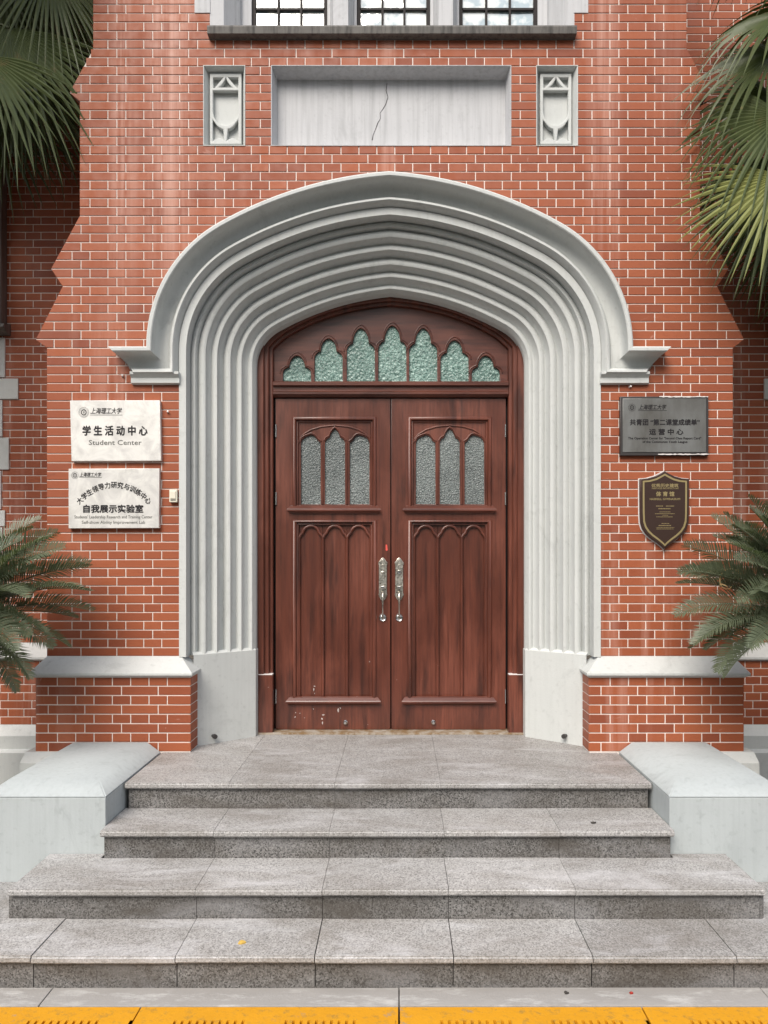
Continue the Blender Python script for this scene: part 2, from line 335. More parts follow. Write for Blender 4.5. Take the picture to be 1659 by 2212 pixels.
# ------------------------------------------------------------------ the setting: road, soil beds, kerb strip, drain covers
v = [(-60, -60, GZ - 0.03), (60, -60, GZ - 0.03), (60, -2.62, GZ - 0.03), (-60, -2.62, GZ - 0.03)]
mk('road', mesh('road', v, [(0, 1, 2, 3)]), M['asphalt'], kind='structure')
v = [(-60, -2.62, GZ - 0.06), (60, -2.62, GZ - 0.06), (60, 60, GZ - 0.06), (-60, 60, GZ - 0.06)]
mk('ground', mesh('ground', v, [(0, 1, 2, 3)]), M['soil'], kind='structure')
strip = thing('kerb_strip', 'pale concrete kerb strip between the lowest granite step and the yellow band', 'kerb', (0, -2.3, GZ))
del strip['label'], strip['category']; strip['kind'] = 'structure'
for a, b in ((-5.0, -1.42), (-1.416, 0.058), (0.062, 1.60), (1.604, 5.0)):
    box('slab', (a, b, -2.384, -2.20, GZ - 0.09, GZ + random.uniform(-0.001, 0.002)), M['concrete'], strip, bev=0.004)
drain = thing('drain_channel', 'yellow painted slotted drain covers along the road edge', 'drain', (0, -2.5, GZ))
del drain['label'], drain['category']; drain['kind'] = 'structure'
def drain_cover(a, b):
    bm = bmesh.new(); zt, zb = GZ - 0.004, GZ - 0.06
    box_bm(bm, a, b, -2.478, -2.388, zb, zt); box_bm(bm, a, b, -2.615, -2.575, zb, zt)
    x = a; gs = 0.16; sl = 0.011; bar = 0.019
    while x < b - 1e-6:                                # solid land, then a comb of narrow slots
        xe = min(x + gs, b); box_bm(bm, x, xe, -2.575, -2.478, zb, zt); x = xe
        for k in range(9):
            x += sl
            if x + bar > b: x = b if b - x > bar * 2 else x; break
            box_bm(bm, x, x + bar, -2.575, -2.478, zb, zt); x += bar
        x += sl if x < b else 0
        if b - x < 0.06: box_bm(bm, min(x, b - 0.01), b, -2.575, -2.478, zb, zt); break
    return bm_mesh(bm, 'drain_cover')
for a, b in ((-3.0, -2.02), (-2.014, -1.0), (-0.994, 0.056), (0.064, 1.05), (1.056, 2.05), (2.056, 3.05)):
    mk('drain_cover', drain_cover(a, b), M['yellow_paint'], drain)

# ------------------------------------------------------------------ granite steps
steps = thing('granite_steps', 'grey speckled granite flight of four steps and landing leading up to the red door', 'steps', (0, -2.3, GZ))
SX = [-0.888, -0.298, 0.291, 0.882]
LV = [  # level, half width, nose y, back y, slab joints
    (0.0, 1.46, -1.277, -0.06, SX), (-0.146, 1.468, -1.612, -1.25, SX), (-0.292, 1.76, -1.966, -1.585, SX), (-0.438, 2.42, -2.284, -1.94, [-2.1, -1.50] + SX + [1.49, 2.08])]
for k, (z, hw, yn, yb, js) in enumerate(LV):
    e = [-hw] + list(js) + [hw]
    zb = LV[k + 1][0] if k < 3 else GZ
    for a, b in zip(e, e[1:]):
        g = (0.0007, 0.0009, 0.0012, 0.0022)[k]; dz = random.uniform(-0.0018, 0.0018)
        bm = bmesh.new(); box_bm(bm, a + g, b - g, yn, yb, z - 0.032 + dz, z + dz)
        es = [ed for ed in bm.edges if all(abs(v_.co.y - yn) < 1e-5 for v_ in ed.verts) and abs(ed.verts[0].co.z - ed.verts[1].co.z) < 1e-5]
        bmesh.ops.bevel(bm, geom=es, offset=0.008, segments=3, affect='EDGES')
        mk('tread_slab', bm_mesh(bm, 'tread_slab', 40), M['granite_tread'], steps)
        s = 0.012 if abs(a) == hw else g; t = 0.012 if abs(b) == hw else g
        box('riser_slab', (a + s, b - t, yn + 0.030, yn + 0.056, zb - 0.01, z - 0.034), M['granite_riser'], steps)
# mass under the slabs, the flank pieces of the lowest step beside the cheek walls, the door sill
bm = bmesh.new()
for k, (z, hw, yn, yb, js) in enumerate(LV): box_bm(bm, -hw + 0.02, hw - 0.02, yn + 0.05, yb + (0.03 if k else 0.0), (GZ - 0.02) + 0.001 * k, z - 0.034)
mk('step_core', bm_mesh(bm, 'step_core'), M['granite_riser'], steps)
for s in (-1, 1):
    a, b = sorted((s * 1.765, s * 2.42)); box('tread_slab', (a, b, -1.937, -1.528, -0.472, -0.439), M['granite_tread'], steps, bev=0.003)
    box('tread_slab', (*sorted((s * 1.472, s * 1.76)), -1.582, -1.528, -0.326, -0.2925), M['granite_tread'], steps, bev=0.002)
    box('riser_slab', (*sorted((s * 1.752, s * 1.77)), -1.93, -1.53, -0.448, -0.327), M['granite_riser'], steps)
    box('riser_slab', (*sorted((s * 2.40, s * 2.43)), -2.26, -1.53, GZ - 0.02, -0.474), M['granite_riser'], steps)
box('sill_slab', (-0.945, 0.945, -0.10, 0.05, -0.02, 0.012), M['stained_sill'], steps, bev=0.004)

# ------------------------------------------------------------------ cheek walls beside the steps
for s in (-1, 1):
    side = 'left' if s < 0 else 'right'
    cw = thing('cheek_wall', f'pale grey rendered cheek wall with bevelled cap on the {side} of the steps', 'wall', (s * 1.79, -1.06, GZ), 'cheek walls beside the steps')
    a, b = sorted((s * 1.471, s * 2.11))
    box('body', (a, b, -1.526, YP - 0.002, GZ - 0.05, -0.001), M['render_grey'], cw, bev=0.004)
    lo = [(s * 1.466, -1.532), (s * 2.115, -1.532), (s * 2.115, YP - 0.004), (s * 1.466, YP - 0.004)]
    hi = [(s * 1.555, -1.405), (s * 2.025, -1.405), (s * 2.025, YP - 0.004), (s * 1.555, YP - 0.004)]
    v = [(*p, 0.001) for p in lo] + [(*p, 0.068) for p in hi]
    f = [(0, 1, 5, 4), (1, 2, 6, 5), (2, 3, 7, 6), (3, 0, 4, 7), (4, 5, 6, 7), (3, 2, 1, 0)]
    bm = bmesh.new(); me = mesh('cap', v, f); bm.from_mesh(me)
    bmesh.ops.bevel(bm, geom=[e for e in bm.edges], offset=0.006, segments=2, affect='EDGES')
    mk('cap', bm_mesh(bm, 'cap', 40), M['render_grey'], cw)

# ------------------------------------------------------------------ the brick building
B = thing('brick_building', 'red brick building front with pale stone Tudor arch around a wooden double door', 'building', (0, YW, GZ))
def s_(px): return (px - 843.0) / (FPX / (YW - CY))
def z_(py): return PZ(py, YW)
OUT = [(741, 1410), (741, 757), (765, 738), (707, 613), (732, 588), (670, 474), (670, 226), (692, 193), (641, 102)]   # half widths, reference pixels
SW = FPX / (YW - CY)
ROWH = (5.75 - 0.603) / round((5.75 - 0.603) / 0.0578)
def snap(z): return 0.603 + round((z - 0.603) / ROWH) * ROWH
outline_r = [(h / SW, snap(z_(y))) for h, y in OUT]
outline_r[0] = (741 / SW, 0.60); outline_r.append((641 / SW, 6.3))
def edge_half(z):
    for (xa, za), (xb, zb) in zip(outline_r, outline_r[1:]):
        if za <= z <= zb: return xa + (xb - xa) * (z - za) / max(1e-9, zb - za)
    return outline_r[-1][0] if z > 1 else outline_r[0][0]
HOLES = {  # x0, x1, z0, z1
    'panel': (PX(587, YW), PX(1103, YW), PZ(308, YW), PZ(151, YW)),
    'carve_l': (PX(440.5, YW), PX(528.5, YW), PZ(308, YW), PZ(149.5, YW)),
    'carve_r': (PX(1159.5, YW), PX(1247, YW), PZ(308, YW), PZ(150, YW)),
    'window': (PX(453, YW), PX(1241, YW), PZ(86, YW), 6.1)}
for k_, b_ in list(HOLES.items()): HOLES[k_] = (b_[0], b_[1], snap(b_[2]), snap(b_[3]))
QUO = [(PX(421, YW), PX(453.5, YW), snap(PZ(28, YW)), snap(PZ(28, YW)) + 0.34), (PX(1240.5, YW), PX(1270, YW), snap(PZ(34, YW)), snap(PZ(34, YW)) + 0.34)]
def rect(b): return [(b[0], b[2]), (b[1], b[2]), (b[1], b[3]), (b[0], b[3])]
jw = arch(0.43, 14, 22, 0.60)
outer = [(x, z) for x, z in outline_r] + [(-x, z) for x, z in outline_r[::-1]]
full = mirror(jw)
outer = outer + full                                   # outline with the door opening as a notch
me = plate('front_wall', [outer] + [rect(b) for b in HOLES.values()], YW + 0.0045, 0.83)
me.materials.append(M['mortar']); me.materials.append(M['brick_return'])
for p in me.polygons:
    if abs(p.normal.x) > 0.4 and abs(p.center.x) > 1.8: p.material_index = 1
front = mk('front_wall', me, None, B)

COURSE, PITCH, JT = 0.0578, 0.2355, 0.0072
bricks = []      # (kind, quad xl0,xr0,xr1,xl1, z0,z1, yface, visible weight, axis)
def lay(rows, xa, xb, phase, yface, bounds, blocks, key, want):
    for r, (z0, z1) in enumerate(rows):
        zm = (z0 + z1) / 2; hz0, hz1 = z0 + JT / 2, z1 - JT / 2
        st = (r % 2 == 0); p = PITCH if st else PITCH / 2; ph = phase if st else phase + PITCH / 4
        k = math.floor((xa - ph) / p) - 1
        free = bounds(zm); cuts = sorted(blocks(z0, z1)); iv = []
        for a, b in free:
            cur = a
            for c0, c1, _, _ in cuts:
                if c1 <= cur or c0 >= b: continue
                if c0 > cur: iv.append((cur, c0, cur == a, False))
                cur = max(cur, c1)
            if cur < b: iv.append((cur, b, False, True))
        for a, b, le, ri in iv:
            xs = [a]; kk = math.ceil((a - ph) / p)
            while ph + kk * p < b:
                x = ph + kk * p
                if x - xs[-1] > 0.05 and b - x > 0.05: xs.append(x)
                kk += 1
            xs.append(b)
            for x0, x1 in zip(xs, xs[1:]):
                g0 = 0.0 if x0 == a else JT / 2; g1 = 0.0 if x1 == b else JT / 2
                l0 = l1 = x0 + g0; r0 = r1 = x1 - g1
                if x0 == a and key and le: l0, l1 = key(hz0, -1), key(hz1, -1)
                if x1 == b and key and ri: r0, r1 = key(hz0, 1), key(hz1, 1)
                if min(r0 - l0, r1 - l1) < 0.01: continue
                q0, q1 = hz0, hz1
                if yface == YW:
                    for b_ in list(HOLES.values()) + QUO:
                        if l0 < b_[1] and r0 > b_[0]:
                            if q0 < b_[3] + 0.0 < q1 and zm > b_[3]: q0 = b_[3] + 0.003
                            if q0 < b_[2] - 0.0 < q1 and zm < b_[2]: q1 = b_[2] - 0.003
                if q1 - q0 < 0.008: continue
                std = (q0, q1) == (hz0, hz1) and abs((r0 - l0) - (p - JT)) < 1e-4 and abs(r0 - r1) < 1e-6 and abs(l0 - l1) < 1e-6
                bricks.append((st, std, l0, r0, r1, l1, q0, q1, yface, want(zm, (x0 + x1) / 2)))
def mkrows(z0, z1): n = max(1, round((z1 - z0) / COURSE)); h = (z1 - z0) / n; return [(z0 + i * h, z0 + (i + 1) * h) for i in range(n)]
def front_blocks(z0, z1):
    zm = (z0 + z1) / 2; o = []
    h = arch_half(zm)
    if h > 0.02: o.append((-h, h, 0, 0))
    for b in list(HOLES.values()) + QUO:
        if b[2] < zm < b[3]: o.append((b[0], b[1], 0, 0))
    return o
PH = PX(252, YW)
lay(mkrows(0.603, 5.75), -2.4, 2.4, PH, YW, lambda z: [(-edge_half(z), edge_half(z))], front_blocks, lambda z, s: s * edge_half(z),
    lambda z, x: 1 if z < 4.85 else 0)
for s in (-1, 1):
    xa, xb = sorted((s * 1.278, s * 2.275))
    lay(mkrows(0.004, 0.486), xa, xb, xa + 0.08, YP, lambda z, xa=xa, xb=xb: [(xa, xb)], lambda a, b: [], None, lambda z, x: 2 if abs(x) < 1.5 or z > 0.06 else 0)
    xa, xb = sorted((s * 2.16, s * 4.4))
    q0, q1 = sorted((s * (PX(1648, YS) - 0.0), s * 4.4))
    lay(mkrows(0.603, 5.75), xa, xb, xa + 0.03, YS, lambda z, xa=xa, xb=xb: [(xa, xb)], lambda a, b: [], None, lambda z, x: 0)
    lay(mkrows(0.004, 0.486), xa, xb, xa + 0.07, YS - 0.107, lambda z, xa=xa, xb=xb: [(xa, xb)], lambda a, b: [], None, lambda z, x: 0)
DEP, CH = 0.012, 0.0016
def brick_geo(v, f, l0, r0, r1, l1, z0, z1, yf, along=None):
    n = len(v); c = CH
    back = [(l0, z0), (r0, z0), (r1, z1), (l1, z1)]; fr = [(l0 + c, z0 + c), (r0 - c, z0 + c), (r1 - c, z1 - c), (l1 + c, z1 - c)]
    P = (lambda x, y, z: (x, y, z)) if along is None else along
    v += [P(x, yf + DEP, z) for x, z in back] + [P(x, yf + c * 0.8, z) for x, z in back] + [P(x, yf, z) for x, z in fr]
    for a, b in ((0, 4), (4, 8)):
        for i in range(4): f.append((n + a + i, n + a + (i + 1) % 4, n + b + (i + 1) % 4, n + b + i))
    f.append((n + 8, n + 9, n + 10, n + 11))
def share(w, h):
    v, f = [], []; brick_geo(v, f, -w / 2, w / 2, w / 2, -w / 2, -h / 2, h / 2, 0.0)
    me = mesh('brick', v, f); me.materials.append(M['brick']); return me
def wgt(b):
    if not b[9] or not b[1] or not b[0]: return 0
    s = FPX / (b[8] - CY); cx = (b[2] + b[3]) / 2; cz = (b[6] + b[7]) / 2
    px, py = VPX + (cx - CX) * s, HZ - (cz - CZ) * s
    if not (20 < px < 1640 and 8 < py): return 0
    for (u0, u1, w0, w1) in ((140, 355, 855, 1150), (1330, 1540, 845, 1195), (228, 392, 745, 845), (1285, 1450, 745, 845), (1480, 1659, 0, 640), (0, 215, 1140, 1420), (1450, 1659, 1120, 1420), (0, 350, 1595, 1640), (1330, 1659, 1595, 1640)):
        if u0 < px < u1 and w0 < py < w1: return 0
    if abs(cx) < 1.56 and 2.38 < cz < 3.8:                       # half hidden by the hood mould
        r = arch(0.66, 30, 40, 0.0); 
        for (xa, za), (xb, zb) in zip(r, r[1:]):
            if za <= cz <= zb and abs(cx) < abs(xa) + 0.1: return 0
    return s * s * (b[3] - b[2]) * (b[7] - b[6]) * (1 + 1e-4 * abs(cx))
order = sorted(range(len(bricks)), key=lambda i: -wgt(bricks[i]))
picked = [i for i in order[:300] if wgt(bricks[i]) > 0]; cache = {}
plinth_parts = {}
for s in (-1, 1):
    a, b = sorted((s * 1.282, s * 2.271))
    plinth_parts[s] = box('plinth_wall', (a, b, YP + 0.004, 0.22, -0.03, 0.49), M['mortar'], B)
for i in picked:
    b = bricks[i]; w, h = b[3] - b[2], b[7] - b[6]; k = (round(w, 4), round(h, 4))
    if k not in cache: cache[k] = share(w, h)
    par = front if b[8] == YW else plinth_parts[-1 if b[2] < 0 else 1]
    mk('brick', cache[k], None, par, origin=((b[2] + b[3]) / 2, b[8] + random.uniform(-0.0006, 0.0006), (b[6] + b[7]) / 2))
v, f = [], []; ps = set(picked)
for i, b in enumerate(bricks):
    if i not in ps: brick_geo(v, f, *b[2:8], b[8] + random.uniform(-0.0006, 0.0006))
for s in (-1, 1):                                       # headers on the flank of each plinth beside the doorway
    for z0, z1 in mkrows(0.004, 0.486):
        brick_geo(v, f, YP + 0.001, -0.40, -0.40, YP + 0.001, z0 + JT / 2, z1 - JT / 2, 0.0, along=lambda x, y, z, s=s: (s * (1.2785 + y), x, z))
bm = bmesh.new(); me = mesh('brick_facing', v, f); bm.from_mesh(me); 
mk('brick_facing', bm_mesh(bm, 'brick_facing'), M['brick'], B, kind='stuff')

# recessed side walls, their plinths, copings, stone base
for s in (-1, 1):
    a, b = sorted((s * 2.15, s * 4.4))
    box('side_wall', (a, b, YS + 0.004, YS + 0.3, -0.6, 6.3), M['mortar'], B)
    box('side_plinth', (a, b, YS - 0.107 + 0.004, YS + 0.003, -0.05, 0.49), M['mortar'], B)
    mk('side_coping', prism([(YS + 0.003, 0.606), (YS - 0.137, 0.512), (YS - 0.137, 0.496), (YS - 0.11, 0.480), (YS + 0.003, 0.480)], 'x', a, b, 'side_coping'), M['painted_stone'], B)
    mk('base_course', prism([(YS, 0.006), (YS - 0.109, 0.006), (YS - 0.17, -0.065), (YS - 0.17, -0.16), (YS - 0.21, -0.18), (YS - 0.21, GZ - 0.1), (YS, GZ - 0.1)], 'x', a, b, 'base_course'), M['painted_stone'], B)
    # plinth coping with hipped ends
    xi, xo = s * 1.2615, s * 2.305; yb, yf = YW + 0.004, YP - 0.033
    lo = [(xi, -0.38), (xi, yf), (xo, yf), (xo, 0.2)]; hi = [(s * 1.372, -0.38), (s * 1.372, yb), (s * 2.25, yb), (s * 2.25, 0.2)]
    lo2 = [(s * 1.279, -0.38), (s * 1.279, YP - 0.004), (s * 2.276, YP - 0.004), (s * 2.276, 0.2)]
    v = [(*p, 0.606) for p in hi] + [(*p, 0.512) for p in lo] + [(*p, 0.499) for p in lo] + [(*p, 0.481) for p in lo2]
    f = []
    for r in range(3):
        for i in range(3): f.append((r * 4 + i, r * 4 + i + 1, r * 4 + 5 + i, r * 4 + 4 + i))
    f += [(3, 2, 1, 0), (12, 13, 14, 15), (0, 4, 8, 12), (3, 15, 11, 7)]
    bm = bmesh.new(); me = mesh('coping', v, f); bm.from_mesh(me)
    mk('coping', bm_mesh(bm, 'coping'), M['painted_stone'], B)
    # stone foot of the plinth, showing beyond the cheek wall
    a, b = sorted((s * 2.0, s * 2.34))
    mk('plinth_foot', prism([(0.2, 0.003), (YP - 0.003, 0.003), (YP - 0.075, -0.05), (YP - 0.075, -0.13), (YP - 0.11, -0.15), (YP - 0.11, GZ - 0.1), (0.2, GZ - 0.1)], 'x', a, b, 'plinth_foot'), M['painted_stone'], B)
    # splayed base block of the door jamb
    pl = [(s * 1.30, -0.447), (s * 0.943, -0.1555), (s * 0.939, -0.08), (s * 0.939, 0.05), (s * 1.30, 0.05)]
    v = [(x, y, -0.01) for x, y in pl] + [(x, y, 0.605) for x, y in pl] + [(x + (0.012 * s if i < 3 else 0), y + (0.012 if i < 3 else 0), 0.622 if i < 3 else 0.622) for i, (x, y) in enumerate(pl)]
    f = [(i, (i + 1) % 5, 5 + (i + 1) % 5, 5 + i) for i in range(5)] + [(5 + i, 5 + (i + 1) % 5, 10 + (i + 1) % 5, 10 + i) for i in range(5)] + [(0, 1, 2, 3, 4), (10, 11, 12, 13, 14)]
    bm = bmesh.new(); me = mesh('jamb_base', v, f); bm.from_mesh(me); mk('jamb_base', bm_mesh(bm, 'jamb_base'), M['painted_stone'], B)
    # window of the side wall at the picture's edge: toothed stone jamb and hood stop
    w0 = s * 2.975
    for i, (zt, zb, ex) in enumerate(((2.92, 2.62, 0.0), (2.61, 2.455, 0.10), (2.445, 2.17, -0.02), (2.16, 1.92, 0.03), (1.91, 1.62, -0.03), (1.61, 1.49, 0.0), (1.48, 1.2, -0.02))):
        a, b = sorted((w0 - s * (0.045 + ex), s * 3.4)); box('quoin', (a, b, YS - 0.012, YS + 0.06, zb, zt), M['painted_stone'], B, bev=0.003)
    a, b = sorted((w0 - s * 0.055, w0 + s * 0.05)); box('hood_drop', (a, b, YS - 0.09, YS + 0.01, 3.0, 4.6), M['sill_stone'], B, bev=0.01)
    a, b = sorted((w0 - s * 0.085, w0 + s * 0.35)); mk('hood_stop', prism([(YS + 0.01, 3.03), (YS - 0.10, 3.0), (YS - 0.11, 2.975), (YS - 0.05, 2.94), (YS + 0.01, 2.935)], 'x', a, b, 'hood_stop'), M['sill_stone'], B)

# ------------------------------------------------------------------ moulded stone arch
ENV = lambda w: -0.147 - 0.8225 * w
def arc(c, r, a0, a1, n): return [(c[0] + r * math.cos(R(a0 + (a1 - a0) * i / n)), c[1] + r * math.sin(R(a0 + (a1 - a0) * i / n))) for i in range(n + 1)]
def hollow(w0, w1, dep, n=7):
    return [(w0 + (w1 - w0) * t, ENV(w0 + (w1 - w0) * t) + dep * math.sin(math.pi * t)) for t in [i / n for i in range(n + 1)]]
def seg(w0, o0, w1, o1, bulge=0.0, n=6):
    return [(w0 + (w1 - w0) * t, ENV(w0 + (w1 - w0) * t) + o0 + (o1 - o0) * t + 4 * bulge * t * (1 - t)) for t in [i / n for i in range(n + 1)]]
PROF = [(0.0, -0.06)]
for a in ((0, .014, .020, -.008, 0), (.020, -.008, .050, .028, -.006), (.050, .028, .084, -.008, .010), (.084, -.008, .124, .042, -.008), (.124, .042, .149, -.008, .008), (.149, -.008, .200, .056, -.013),
          (.200, .056, .225, -.008, .009), (.225, -.008, .268, .046, -.007), (.268, .046, .290, -.006, .007), (.290, -.006, .345, .064, -.017), (.345, .064, .352, .020, 0), (.352, .020, .388, .070, -.008)):
    PROF += seg(*a) if not PROF[1:] else seg(*a)[1:]
PROF += [(0.390, YW - 0.012), (0.436, YW - 0.012), (0.436, YW + 0.05)]
def sweep(name, prof, gen, smooth=38, caps=True):
    lines = [gen(w) for w, y in prof]; n = len(lines[0]); v = []; f = []
    for (w, y), ln in zip(prof, lines): v += [(x, y, z) for x, z in ln]
    for i in range(len(prof) - 1):
        for j in range(n - 1): f.append((i * n + j, i * n + j + 1, (i + 1) * n + j + 1, (i + 1) * n + j))
    bm = bmesh.new(); me = mesh(name, v, f); bm.from_mesh(me); bmesh.ops.remove_doubles(bm, verts=bm.verts, dist=1e-6)
    bmesh.ops.recalc_face_normals(bm, faces=bm.faces)
    fs = max(bm.faces, key=lambda q: -q.calc_center_median().y)
    if fs.normal.y > 0: bmesh.ops.reverse_faces(bm, faces=bm.faces)
    me2 = bpy.data.meshes.new(name); bm.to_mesh(me2); bm.free(); smoothen(me2, smooth); return me2
mk('arch_surround', sweep('arch_surround', PROF, lambda w: mirror(arch(w, 18, 30, 0.60))), M['painted_stone'], B)
LZ = 2.602; WN = 0.612                                   # hood mould runs out level at springing height
HP = [(0.612, YW + 0.02), (0.614, YW - 0.10), (0.611, YW - 0.134), (0.602, YW - 0.142), (0.584, YW - 0.142), (0.578, YW - 0.136)] + \
     [(0.577 - 0.071 * (1 - math.cos(t)) ** 2.2, YW - 0.132 + 0.122 * math.sin(t)) for t in [math.pi / 2 * i / 9 for i in range(1, 10)]] + \
     [(0.503, YW - 0.008), (0.497, YW - 0.022), (0.488, YW - 0.044), (0.476, YW - 0.060), (0.465, YW - 0.064), (0.458, YW - 0.056), (0.452, YW - 0.034), (0.443, YW - 0.010), (0.432, YW + 0.02)]
def hood(w):
    i = min(range(len(HP)), key=lambda k: abs(HP[k][0] - w)); 
    return [(-1.665 - max(0, (w - 0.47)) * 0.95, LZ - (WN - w))] + arch(w, 18, 30, LZ - (WN - w))
hood_me = sweep('hood_mould', HP, lambda w: mirror(hood(w)))
bm = bmesh.new(); bm.from_mesh(hood_me)
for s in (-1, 1):                                        # close the label ends
    vs_ = [bm.verts.new((s * (1.665 + max(0, (w - 0.47)) * 0.95), y, LZ - (WN - w))) for w, y in HP]
    bm.faces.new(vs_ if s < 0 else vs_[::-1])
bm.to_mesh(hood_me); bm.free()
mk('hood_mould', hood_me, M['painted_stone'], B)
for s in (-1, 1):                                        # block under each label
    a, b = sorted((s * 1.374, s * 1.69)); mk('label_block', prism([(YW + 0.02, 2.462), (YW - 0.052, 2.462), (YW - 0.052, 2.445), (YW - 0.030, 2.425), (YW - 0.030, 2.392), (YW + 0.02, 2.380)], 'x', a, b, 'label_block'), M['painted_stone'], B)

# ------------------------------------------------------------------ recessed inscription panel and carved tracery panels
x0, x1, z0, z1 = HOLES['panel']; dp = 0.105
rc = [(x0, z0), (x1, z0), (x1, z1), (x0, z1)]; ri = [(x0 + 0.022, z0 + 0.012), (x1 - 0.022, z0 + 0.012), (x1 - 0.022, z1 - 0.026), (x0 + 0.022, z1 - 0.026)]
def tray(name, rc, ri, dp, mat, lip=0.004):
    ro = [(x + (-lip if x < (rc[0][0] + rc[1][0]) / 2 else lip), z + (-lip if z < (rc[0][1] + rc[2][1]) / 2 else lip)) for x, z in rc]
    v = [(x, YW + 0.006, z) for x, z in ro] + [(x, YW - 0.004, z) for x, z in ro] + [(x, YW - 0.004, z) for x, z in rc] + [(x, YW + dp, z) for x, z in ri]
    f = []
    for r in range(3):
        for i in range(4): f.append((r * 4 + i, r * 4 + (i + 1) % 4, r * 4 + 4 + (i + 1) % 4, r * 4 + 4 + i))
    f.append((12, 13, 14, 15))
    bm = bmesh.new(); me = mesh(name, v, f); bm.from_mesh(me)
    bmesh.ops.recalc_face_normals(bm, faces=bm.faces)
    if [q for q in bm.faces if len(q.verts) == 4 and abs(q.calc_center_median().y - (YW + dp)) < 1e-6][0].normal.y > 0: bmesh.ops.reverse_faces(bm, faces=bm.faces)
    me = bpy.data.meshes.new(name); bm.to_mesh(me); bm.free()
    return mk(name, me, mat, B)
pan = tray('recessed_panel', rc, ri, dp, M['panel_stone'])
random.seed(3)
def crack(name, pts, y, w, par):
    v, f = [], []
    for i, (x, z) in enumerate(pts):
        ww = w * random.uniform(0.5, 1.3); v += [(x - ww, y, z), (x + ww, y, z)]
        if i: f.append((2 * i - 2, 2 * i - 1, 2 * i + 1, 2 * i))
    return mk(name, mesh(name, v, f), M['crack_dark'], par)
cp = [(836, 180), (834, 196), (838, 210), (833, 226), (827, 236), (821, 244), (822, 256), (816, 266), (811, 280), (806, 292), (804, 303)]
crack('crack', [P2(a, b, YW + dp) for a, b in cp], YW + dp - 0.0015, 0.0028, pan)
def carved(hole, lab):
    x0, x1, z0, z1 = HOLES[hole]; w, h = x1 - x0, z1 - z0
    rc = [(x0, z0), (x1, z0), (x1, z1), (x0, z1)]; mg = 0.028
    ri = [(x0 + mg, z0 + 0.020), (x1 - mg, z0 + 0.020), (x1 - mg, z1 - 0.024), (x0 + mg, z1 - 0.024)]
    t = tray('carved_panel', rc, ri, 0.075, M['painted_stone'])
    fx = lambda u: x0 + mg + (u - 280) / 870 * (w - 2 * mg); fz = lambda vv: z1 - 0.024 - (vv - 300) / 1690 * (h - 0.044)
    o = [(fx(284), fz(304)), (fx(284), fz(1960)), (fx(1146), fz(1960)), (fx(1146), fz(304))]
    H = []
    H.append([(375, 395), (375, 640), (420, 640), (655, 395)]); H.append([(1060, 395), (785, 395), (1015, 640), (1060, 640)])
    H.append([(720, 400), (690, 470), (620, 560), (530, 630), (905, 630), (820, 560), (750, 470)])
    U = [(370, 700), (370, 1180)] + [(712 - 342 * math.cos(a), 1180 + 340 * math.sin(a)) for a in [math.pi * i / 16 for i in range(1, 16)]] + [(1054, 1180), (1054, 700)]
    H.append(U)
    for s in (1, -1):
        L = [(365, 1390)] + [(712 - 342 * math.cos(a) * 1.0, 1270 + 345 * math.sin(a)) for a in [math.pi * i / 16 for i in range(3, 8)]] + [(680, 1880), (600, 1830), (520, 1815), (440, 1840), (365, 1890)]
        H.append([(u if s > 0 else 1424 - u, vv) for u, vv in L])
    me = plate('tracery', [o] + [[(fx(u), fz(vv)) for u, vv in q] for q in H], YW + 0.036, 0.038, bev=0.005, res=1)
    mk('tracery', me, M['painted_stone'], t)
carved('carve_l', ''); carved('carve_r', '')

# ------------------------------------------------------------------ three-light window over the panel
wx0, wx1 = HOLES['window'][:2]; zs = HOLES['window'][2] + 0.056
mk('window_sill', prism([(YW + 0.20, zs + 0.03), (YW - 0.055, zs), (YW - 0.06, zs - 0.012), (YW - 0.055, zs - 0.052), (YW + 0.01, zs - 0.056), (YW + 0.20, zs - 0.056)], 'x', wx0 - 0.003, wx1 + 0.003, 'window_sill'), M['sill_stone'], B)
for b in QUO: box('quoin', (b[0] - 0.002, b[1] + 0.002, YW - 0.004, YW + 0.10, b[2], b[3]), M['panel_stone'], B, bev=0.003)
YG = YW + 0.20
lights = [(545, 708), (771, 929), (991, 1160)]
stone_edges = [wx0] + [q for a, b in lights for q in (PX(a, YG), PX(b, YG))] + [wx1]
for i in range(0, 8, 2):                                  # jambs and mullions, chamfered in steps
    a, b = stone_edges[i], stone_edges[i + 1]
    ca = 0.0 if i == 0 else min(0.05, (b - a) * 0.32); cb = 0.0 if i == 6 else min(0.05, (b - a) * 0.32)
    if i == 0: cb = 0.15
    if i == 6: ca = 0.15
    yf = YW + (0.002 if i in (0, 6) else 0.05)
    pl = [(a, YG + 0.03), (a, YG - 0.03 if ca else yf)]
    pl += ([(a + ca * 0.4, YG - 0.04), (a + ca * 0.45, YG - 0.075), (a + ca, yf)] if ca else [])
    pl += ([(b - cb, yf), (b - cb * 0.45, YG - 0.075), (b - cb * 0.4, YG - 0.04), (b, YG - 0.03)] if cb else [(b, yf)]) + [(b, YG + 0.03)]
    mk('window_jamb' if i in (0, 6) else 'mullion', prism(pl, 'z', zs - 0.01, 6.1, 'mullion'), M['panel_stone'], B)
